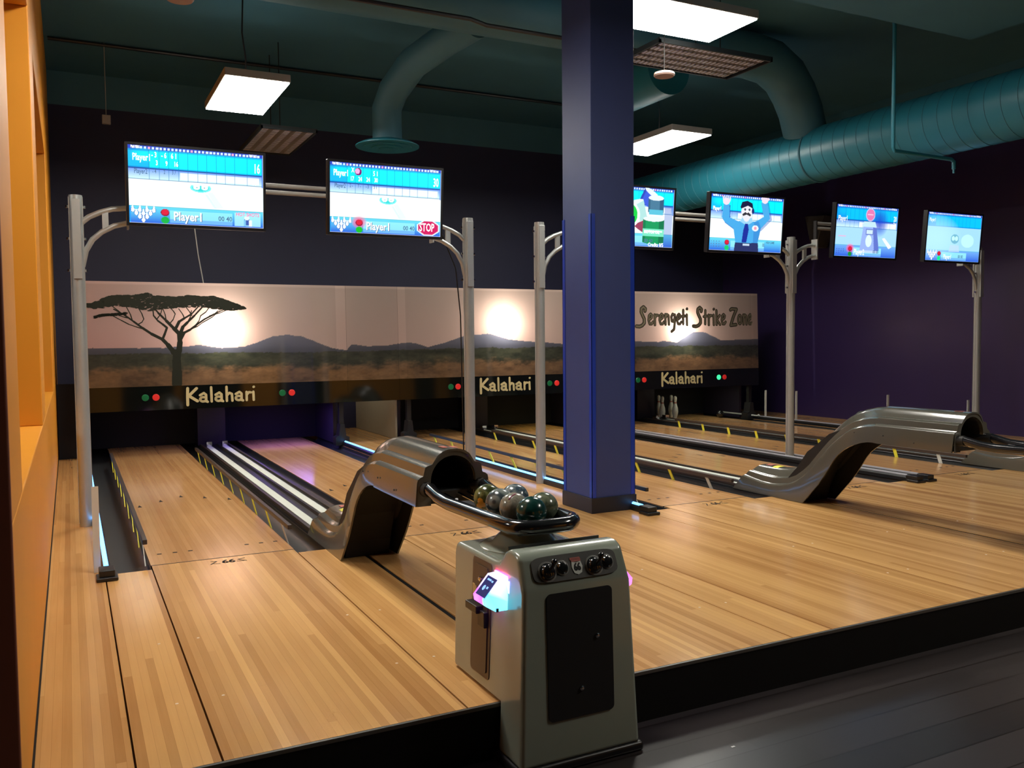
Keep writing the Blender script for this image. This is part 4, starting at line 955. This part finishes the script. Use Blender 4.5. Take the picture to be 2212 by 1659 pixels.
def tv(x, picfn, lab, texts, dark=(), pink=()):
    t = thing('screen', lab, 'screen', (x, 6.60, 2.385), 0, 'score screens above the foul line'); t.rotation_euler.x = math.radians(4.5)
    m = MB(); m.box(-TVW/2-.018, TVW/2+.018, .004, .05, -TVH/2-.022, TVH/2+.018); m.build('housing', TVB, t, bevel=.005)
    m = MB()
    for (a, b_, c, d) in ((-TVW/2-.018, TVW/2+.018, TVH/2, TVH/2+.018), (-TVW/2-.018, TVW/2+.018, -TVH/2-.022, -TVH/2), (-TVW/2-.018, -TVW/2, -TVH/2, TVH/2), (TVW/2, TVW/2+.018, -TVH/2, TVH/2)): m.box(a, b_, -.006, .006, c, d)
    m.build('bezel', TVB, t)
    m = MB(); m.box(-.12, .12, .05, .13, -.12, .12); m.build('wall_mount', BLKPL, t)
    P = picfn(); g = grid_mesh('picture', -TVW/2, TVW/2, -TVH/2, TVH/2, NU, NV, lambda X, Z: P.a[::-1], SCR); g.parent = t; g.location = (0, 0, 0)
    text_mesh(texts, 'caption', TXW, t, TVW, TVH)
    if dark: text_mesh(dark, 'caption', TXD, t, TVW, TVH, -.0012, label='dark letters')
    if pink: text_mesh(pink, 'caption', TXP, t, TVW, TVH, -.0018, label='magenta letters')
    return t
bottom = lambda n: [(n, .315, .945, .09, .8)]
shadow = lambda n: [(n, .321, .951, .09, .8)]
clock = [('00 40', .65, .925, .05, .9)]
head = [('PLAYERS', .02, .036, .026), ('TOTALS', .89, .036, .026)]
tv(.855, tv1, 'lit score screen at the far left above the leftmost lane, total 16', head+[('Player1', .03, .19, .07), ('- 3', .165, .14, .055), ('- 6', .235, .14, .055), ('6 1', .305, .14, .055), ('3', .195, .24, .05), ('9', .265, .24, .05), ('16', .325, .24, .05), ('16', .925, .25, .10, .50), ('34', .915, .415, .05)]+bottom('Player1'),
   shadow('Player1')+clock+[('- 4', .17, .345, .04), ('2', .25, .345, .04), ('3 /', .31, .345, .04), ('Player2', .04, .36, .05)], [('HOT SHOTS', .785, .845, .04, .8)])
tv(2.255, tv2, 'lit score screen with a red STOP sign, second from the left', head+[('Player1', .03, .19, .07), ('X', .185, .13, .055), ('5 1', .375, .16, .055), ('17', .175, .25, .05), ('24', .245, .25, .05), ('24', .315, .25, .05), ('30', .385, .25, .05), ('30', .925, .25, .10, .50), ('52', .915, .415, .05), ('STOP', .80, .925, .095, .60)]+bottom('Player1'),
   shadow('Player1')+clock+[('2 -', .17, .345, .04), ('7 -', .24, .345, .04), ('- 3', .31, .345, .04), ('3 1', .38, .345, .04), ('Player2', .04, .36, .05)])
tv(4.565, tv3, 'lit screen showing oil drums, half hidden by the blue column', [('MOTOR OIL', .645, .77, .045, .75), ('Credits 0/5', .70, .99, .05, .8)], clock)
tv(5.90, tv4, 'lit screen showing a man in a blue shirt with raised arms', head+[('Player1', .03, .29, .06)], [('00', .73, .90, .05), ('HIGH GAME', .78, .84, .035)])
tv(7.535, tv5, 'lit screen showing a pale blue fuel pump, second from the right', head+[('Player1', .03, .31, .08), ('20', .93, .26, .08), ('34', .93, .38, .08), ('Player2', .31, .96, .09)], [('00 00', .62, .92, .05, .8)])
tv(8.915, tv6, 'lit pale blue score screen at the far right', head+[('Player1', .03, .19, .06), ('Player1', .33, .96, .08)], [('00 00', .60, .93, .05, .8)])

# ------------------------------------------------------------------ screen poles
def arm(mb, s_, z_up, L2=.33):
    up_ = [(.03, 2.13), (.08, 2.175), (.15, 2.21), (.23, 2.238), (L2, 2.25)]
    lo_ = [(.03, 1.83), (.055, 1.94), (.10, 2.02), (.16, 2.075), (.24, 2.12), (L2, 2.145)]
    for pl in (up_, lo_):
        mb.tube([(s_*x, 0, z) for x, z in pl], .019, n=10)
    mb.box(min(s_*.165, s_*.205), max(s_*.165, s_*.205), -.012, .012, 2.08, 2.225)
def pole(x, sides, lab):
    t = thing('screen_pole', lab, 'pole', (x, 6.85, 0), 0, 'silver poles that carry the screens')
    m = MB(); m.tube([(0, 0, .001), (0, 0, 2.32)], .043, n=24)
    for s_ in (-1, 1): m.box(s_*.043-.003, s_*.043+.003, -.008, .008, .02, 2.31)
    m.build('pole', ALU, t, smooth=True)
    for s_ in sides:
        m = MB(); arm(m, s_, 0); m.build('arm', ALU, t, smooth=True)
        m = MB(); m.box(s_*.33-.006, s_*.33+.006, -.04, .04, 2.10, 2.31); m.build('end_plate', ALU, t)
    m = MB(); m.box(-.028, .028, -.055, -.036, 1.74, 2.29); m.box(-.028, .028, .036, .055, 1.74, 2.29); m.build('clamp_plate', ALU, t, bevel=.003)
    for z in (1.80, 2.02, 2.24):
        m = MB(); m.tube([(-.062, 0, z), (.062, 0, z)], .006, n=8); m.lathe([(0, -.01), (.011, -.008), (.011, .008), (0, .01)], (-.054, 0, z), n=8); m.lathe([(0, -.01), (.011, -.008), (.011, .008), (0, .01)], (.054, 0, z), n=8); m.build('bolt', CHROME, t)
    return t
pole(.075, (1,), 'silver pole standing beside the orange wall'); pole(3.055, (-1,), 'silver pole between second lane and walkway, left of the blue column')
pole(3.745, (1,), 'silver pole just left of the blue column'); pole(6.72, (-1, 1), 'silver pole with arms on both sides, between fourth and fifth lanes'); pole(9.70, (-1,), 'silver pole at the far right under the last screen')
# beams behind the screens
for (x0, x1, lab) in ((.41, 2.72, 'twin pipe beam behind the two left screens'), (4.08, 6.38, 'twin pipe beam behind the two middle screens'), (7.06, 7.9, 'short twin pipe bracket behind the fuel pump screen'), (8.78, 9.36, 'short twin pipe bracket behind the rightmost screen')):
    t = thing('screen_beam', lab, 'beam', (0, 6.85, 2.455), 0, 'beams carrying the screens')
    for dz in (-.026, .026):
        m = MB(); m.tube([(x0, 0, dz), (x1, 0, dz)], .017, n=10); m.build('pipe', HOUS, t, smooth=True)
    m = MB()
    for x in (x0, x1): m.box(x-.008, x+.008, -.02, .02, -.30, .05)
    for x in (((x0+x1)/2-.70, (x0+x1)/2+.70) if x1-x0 > 1 else ((x0+x1)/2,)): m.box(x-.04, x+.04, -.14, .02, -.06, .06)
    m.build('bracket', BLKPL, t)

# ------------------------------------------------------------------ ceiling fixtures
def fixture(x, y, lx, ly, lab, z=3.65, lit=True):
    t = thing('ceiling_light', lab, 'ceiling light', (x, y, z), 0, 'hanging ceiling lights')
    m = MB(); m.box(-lx/2-.012, lx/2+.012, -ly/2-.012, ly/2+.012, .004, .075); m.box(-lx*.22, lx*.22, -ly*.15, ly*.15, .075, .11); m.build('housing', HOUS, t, bevel=.008)
    m = MB(); m.box(-lx/2, lx/2, -ly/2, ly/2, -.006, .004); m.build('diffuser', LAMPM, t)
    m = MB()
    if lx < ly: 
        for s_ in (-1, 1): m.box(s_*lx*.36-.015, s_*lx*.36+.015, -ly*.42, ly*.42, .076, .079)
    else:
        for s_ in (-1, 1): m.box(-lx*.42, lx*.42, s_*ly*.36-.015, s_*ly*.36+.015, .076, .079)
    m.build('top_slot', UPL, t)
    m = MB(); m.tube([(0, 0, .11), (.01, 0, .35), (-.02, 0, .6), (0, 0, ZC-z)], .008, n=6)
    m.build('cord', BLKPL, t, smooth=True)
    m = MB(); m.lathe([(.025, .11), (.03, .13), (.02, .16), (0, .17)], n=12); m.build('cable_gland', HOUS, t)
fixture(1.60, 8.80, .56, 1.24, 'brightly lit hanging light on its cord, upper left'); fixture(4.62, 6.05, 1.22, .62, 'large lit hanging light cut by the top edge, right of the column', z=3.95)
fixture(6.50, 8.83, .56, 1.26, 'lit hanging light farther back, right of the column')
for (x, y) in ((-2.9, 5.6), (1.0, 4.3), (5.0, 1.0)):
    fixture(x, y, .56, 1.22, 'lit hanging light outside the picture, above the photographer or beside')
LVH = mat('dark_louver_housing', (.02, .03, .035), .6)
def louver(x, y, lx, ly, lab, z=3.62):
    t = thing('louver_light', lab, 'ceiling light', (x, y, z), 0, 'unlit louvered ceiling lights')
    m = MB()
    for (a, b_, c, d) in ((-lx/2, lx/2, -ly/2, -ly/2+.02), (-lx/2, lx/2, ly/2-.02, ly/2), (-lx/2, -lx/2+.02, -ly/2, ly/2), (lx/2-.02, lx/2, -ly/2, ly/2)): m.box(a, b_, c, d, 0, .03)
    m.box(-lx/2, lx/2, -ly/2, ly/2, .03, .045); m.build('housing', LVH, t)
    m = MB(); n_ = 5
    for k in range(n_):
        if lx < ly: c = -lx/2+lx*(k+.5)/n_; m.box(c-.034, c+.034, -ly/2+.06, ly/2-.06, .012, .020)
        else: c = -ly/2+ly*(k+.5)/n_; m.box(-lx/2+.06, lx/2-.06, c-.036, c+.036, .012, .020)
    m.build('louver', LOUV, t)
    m = MB(); n_ = 24
    for k in range(n_):
        if lx < ly: c = -ly/2+.06+(ly-.12)*(k+.5)/n_; m.box(-lx/2+.03, lx/2-.03, c-.003, c+.003, .006, .026)
        else: c = -lx/2+.06+(lx-.12)*(k+.5)/n_; m.box(c-.003, c+.003, -ly/2+.03, ly/2-.03, .006, .026)
    m.build('cross_blade', HOUS, t)
    m = MB(); m.tube([(0, -.2 if ly > lx else 0, .11), (0, -.2 if ly > lx else 0, ZC-z)], .006, n=6); m.tube([(0 if ly > lx else .3, .3 if ly > lx else 0, .11), (0 if ly > lx else .3, .3 if ly > lx else 0, ZC-z)], .006, n=6); m.build('hanger', BLKPL, t)
louver(2.26, 10.55, .62, 1.36, 'unlit louvered fixture above the tree mural'); louver(5.50, 6.88, 1.34, .66, 'unlit louvered fixture under the bright light right of the column', z=3.95)
# ducts
t = thing('spiral_duct', 'big round teal duct running along the purple wall', 'duct', (8.0, 0, 3.44))
m = MB(); R3 = .318
m.tube([(0, -7.5, 0), (0, YB-.03, 0)], R3, n=48, cap=False); m.build('duct', TEALD, t, smooth=True)
m = MB(); y = 2.6
while y < YB-.1:
    m.tube([(R3*1.003*math.cos(a), y+.02*math.sin(a), R3*1.003*math.sin(a)) for a in [2*PI*j/40 for j in range(40)]], .003, n=5, closed=True); y += .165
m.build('seam_ribs', TEAL, t)
m = MB()
for y in (7.72, 4.4):
    m.tube([(R3*1.01*math.cos(a), y, R3*1.01*math.sin(a)) for a in [2*PI*j/40 for j in range(40)]], .012, n=6, closed=True)
m.build('coupling_band', TEAL, t)
t = thing('branch_duct', 'teal branch duct crossing below the ceiling to the big duct', 'duct', (0, 0, 0))
m = MB(); m.tube([(.8, 7.7, 4.44), (6.9, 7.7, 4.44), (7.2, 7.70, 4.40), (7.45, 7.72, 4.28), (7.62, 7.75, 4.12), (7.78, 7.8, 3.94), (7.9, 7.85, 3.74)], .25, n=32); m.build('duct', TEAL, t, smooth=True)
t = thing('rear_branch_duct', 'teal duct above the second hanging light, rising into the ceiling', 'duct', (0, 0, 0))
m = MB(); m.tube([(6.0, 7.97, 4.25), (6.0, 8.9, 4.25), (6.0, 9.15, 4.30), (6.0, 9.3, 4.42), (6.0, 9.35, ZC-.01)], .28, n=32); m.build('duct', TEALD, t, smooth=True)
t = thing('air_diffuser', 'round teal ceiling diffuser with concentric rings, above the second screen', 'air diffuser', (3.27, 9.52, 3.46))
m = MB(); m.tube([(0, 0, .05), (0, 0, .42), (.04, -.12, .60), (.15, -.45, .82), (.3, -1.0, .92), (.4, -1.56, .95)], .165, n=28); m.build('drop_duct', TEAL, t, smooth=True)
m = MB()
for r0, r1, z0, z1 in ((.355, .30, 0, .03), (.27, .21, -.012, .025), (.18, .13, -.024, .015), (.10, .001, -.035, .0)):
    m.lathe([(r0, z0), (r1, z1), (r1, z1+.008), (r0, z0+.010), (r0, z0)], n=40)
m.lathe([(.30, .03), (.15, .06), (.15, .08), (.3, .04)], n=40); m.build('cone_rings', TEALD, t, smooth=True)
m = MB(); m.box(4.6, 7.55, 2.2, 5.45, 4.02, 4.6); tag(m.build('box_duct', TEAL, bevel=.004), 'large square teal duct box at the top right corner', 'duct')
m = MB(); m.tube([(6.86, 5.72, ZC), (6.86, 5.72, 3.03), (6.88, 5.72, 3.0), (7.72, 5.76, 3.0), (7.76, 5.76, 2.98), (7.76, 5.76, 2.91)], .018, n=10); m.tube([(7.76, 5.76, 2.91), (7.76, 5.76, 2.87)], .010, n=8)
tag(m.build('sprinkler_pipe', TEALD, smooth=True), 'thin teal sprinkler pipe bending in front of the big duct', 'pipe')
for (pts, lab) in (([(-.1, 8.7, 4.69), (7.5, 8.7, 4.69)], 'long dark conduit under the ceiling'), ([(.3, 7.3, 4.16), (3.3, 7.3, 4.16), (3.5, 7.38, 4.16), (5.9, 7.38, 4.16)], 'second dark conduit under the ceiling, nearer'), ([(-.1, 11.2, 4.69), (7.4, 11.2, 4.69)], 'dark conduit close to the back wall')):
    m = MB(); m.tube(pts, .02, n=8); tag(m.build('conduit', BLKPL, smooth=True), lab, 'conduit', 'ceiling conduits')
for (x, y, z, lab) in ((4.82, 6.47, 3.62, 'small round pinkish disc under the ceiling, right of the column'), (.75, 6.45, 3.62, 'small round pinkish disc at the top edge, left')):
    t = thing('ceiling_disc', lab, 'detector', (x, y, z))
    m = MB(); m.lathe([(0, 0), (.085, 0), (.095, .012), (.09, .03), (.03, .05), (0, .05)], n=28); m.build('disc', DISC, t, smooth=True)
    m = MB(); m.tube([(0, 0, .05), (0, 0, ZC-z)], .004, n=8); m.build('stem', BLACK, t)
# speaker on the right wall, sensor, hanging cables
t = thing('wall_speaker', 'dark grey wedge speaker on the purple wall between two screens', 'speaker', (10.55, 10.15, 2.93))
m = MB(); m.prism([(-.20, .22), (.20, .25), (.06, -.26), (-.05, -.26)], -.12, .12, 'x'); m.build('cabinet', mat('grey_speaker', (.05, .05, .05), .6), t, bevel=.01)
t['label'] = 'dark grey wedge speaker on the purple wall between two screens'
m = MB(); m.tube([(.02, .08, .20), (.14, .08, .22)], .012, n=8); m.build('bracket', BLKPL, t)
t = thing('hanging_sensor', 'small grey box hanging on a wire near the orange wall', 'sensor', (.47, 11.2, 3.85))
m = MB(); m.box(-.045, .045, -.03, .03, -.05, .05); m.build('box', HOUS, t, bevel=.005)
m = MB(); m.tube([(0, 0, .05), (0, 0, ZC-3.85)], .005, n=6); m.build('wire', HOUS, t)
for (pts, lab) in (([(1.33, YB-.01, 2.95), (1.33, 10.9, 2.85), (1.33, 10.72, 2.7), (1.37, 10.72, 2.3), (1.42, 10.72, 1.97)], 'thin cable hanging down to the tree mural'), ([(2.80, 6.9, 2.4), (2.83, 6.9, 2.2), (2.96, 6.9, 1.9), (3.0, 6.9, 1.5), (3.01, 6.89, .3)], 'thin black cable running down beside the second pole')):
    m = MB(); m.tube(pts, .006, n=6); tag(m.build('cable', HOUS if 'tree' in lab else BLKPL, smooth=True), lab, 'cable')
# pins and stray ball at the far right pit
def pin(x, y, lab):
    t = thing('bowling_pin', lab, 'bowling pin', (x, y, .001), 0, 'standing pins')
    pr = [(.024, 0), (.030, .012), (.045, .07), (.052, .115), (.046, .17), (.030, .22), (.022, .255), (.022, .27), (.028, .30), (.030, .325), (.024, .348), (.010, .358), (0, .36)]
    m = MB(); m.lathe([(r_*.95, z) for r_, z in pr], n=20); m.build('body', mat_pin, t, smooth=True)
    m = MB(); m.lathe([(.0235, .244), (.0220, .250), (.0220, .256), (.0225, .262)], n=20); m.build('red_band', RST, t)
mat_pin = mat('pin_white', (.78, .78, .72), .25, coat=.4)
pin(8.57, 11.22, 'white pin at the front right of the four'); pin(8.38, 11.30, 'white pin at the front left of the four'); pin(8.69, 11.48, 'white pin half hidden just behind the front right pin'); pin(8.50, 11.56, 'white pin half hidden just behind the front left pin')
bm = bmesh.new(); bmesh.ops.create_uvsphere(bm, u_segments=24, v_segments=16, radius=.059); me = bpy.data.meshes.new('bowling_ball'); bm.to_mesh(me); bm.free(); me.shade_smooth(); me.materials.append(KNOB)
o = bpy.data.objects.new('bowling_ball', me); COL.objects.link(o); o.location = (9.28, 10.98, .06); tag(o, 'dark ball resting at the end of the rightmost lane', 'bowling ball')
t = thing('sweep_bar', 'white bar with round end at the right lane end', 'bar', (9.55, 10.92, .03))
m = MB(); m.tube([(0, .35, .03), (0, -.5, .03)], .012, n=8); m.build('bar', WHT, t, smooth=True); m = MB(); m.lathe([(0, -.028), (.028, 0), (0, .028)], (0, -.52, .035), n=16); m.build('knob', WHT, t, smooth=True)
# scrap of paper on the dark floor
m = MB(); m.box(0, .016, 0, .009, Z0+.0003, Z0+.0013); o = m.build('paper_scrap', WHT); o.location = (2.115, 2.43, 0); tag(o, 'tiny white paper scrap on the dark plank floor', 'paper')
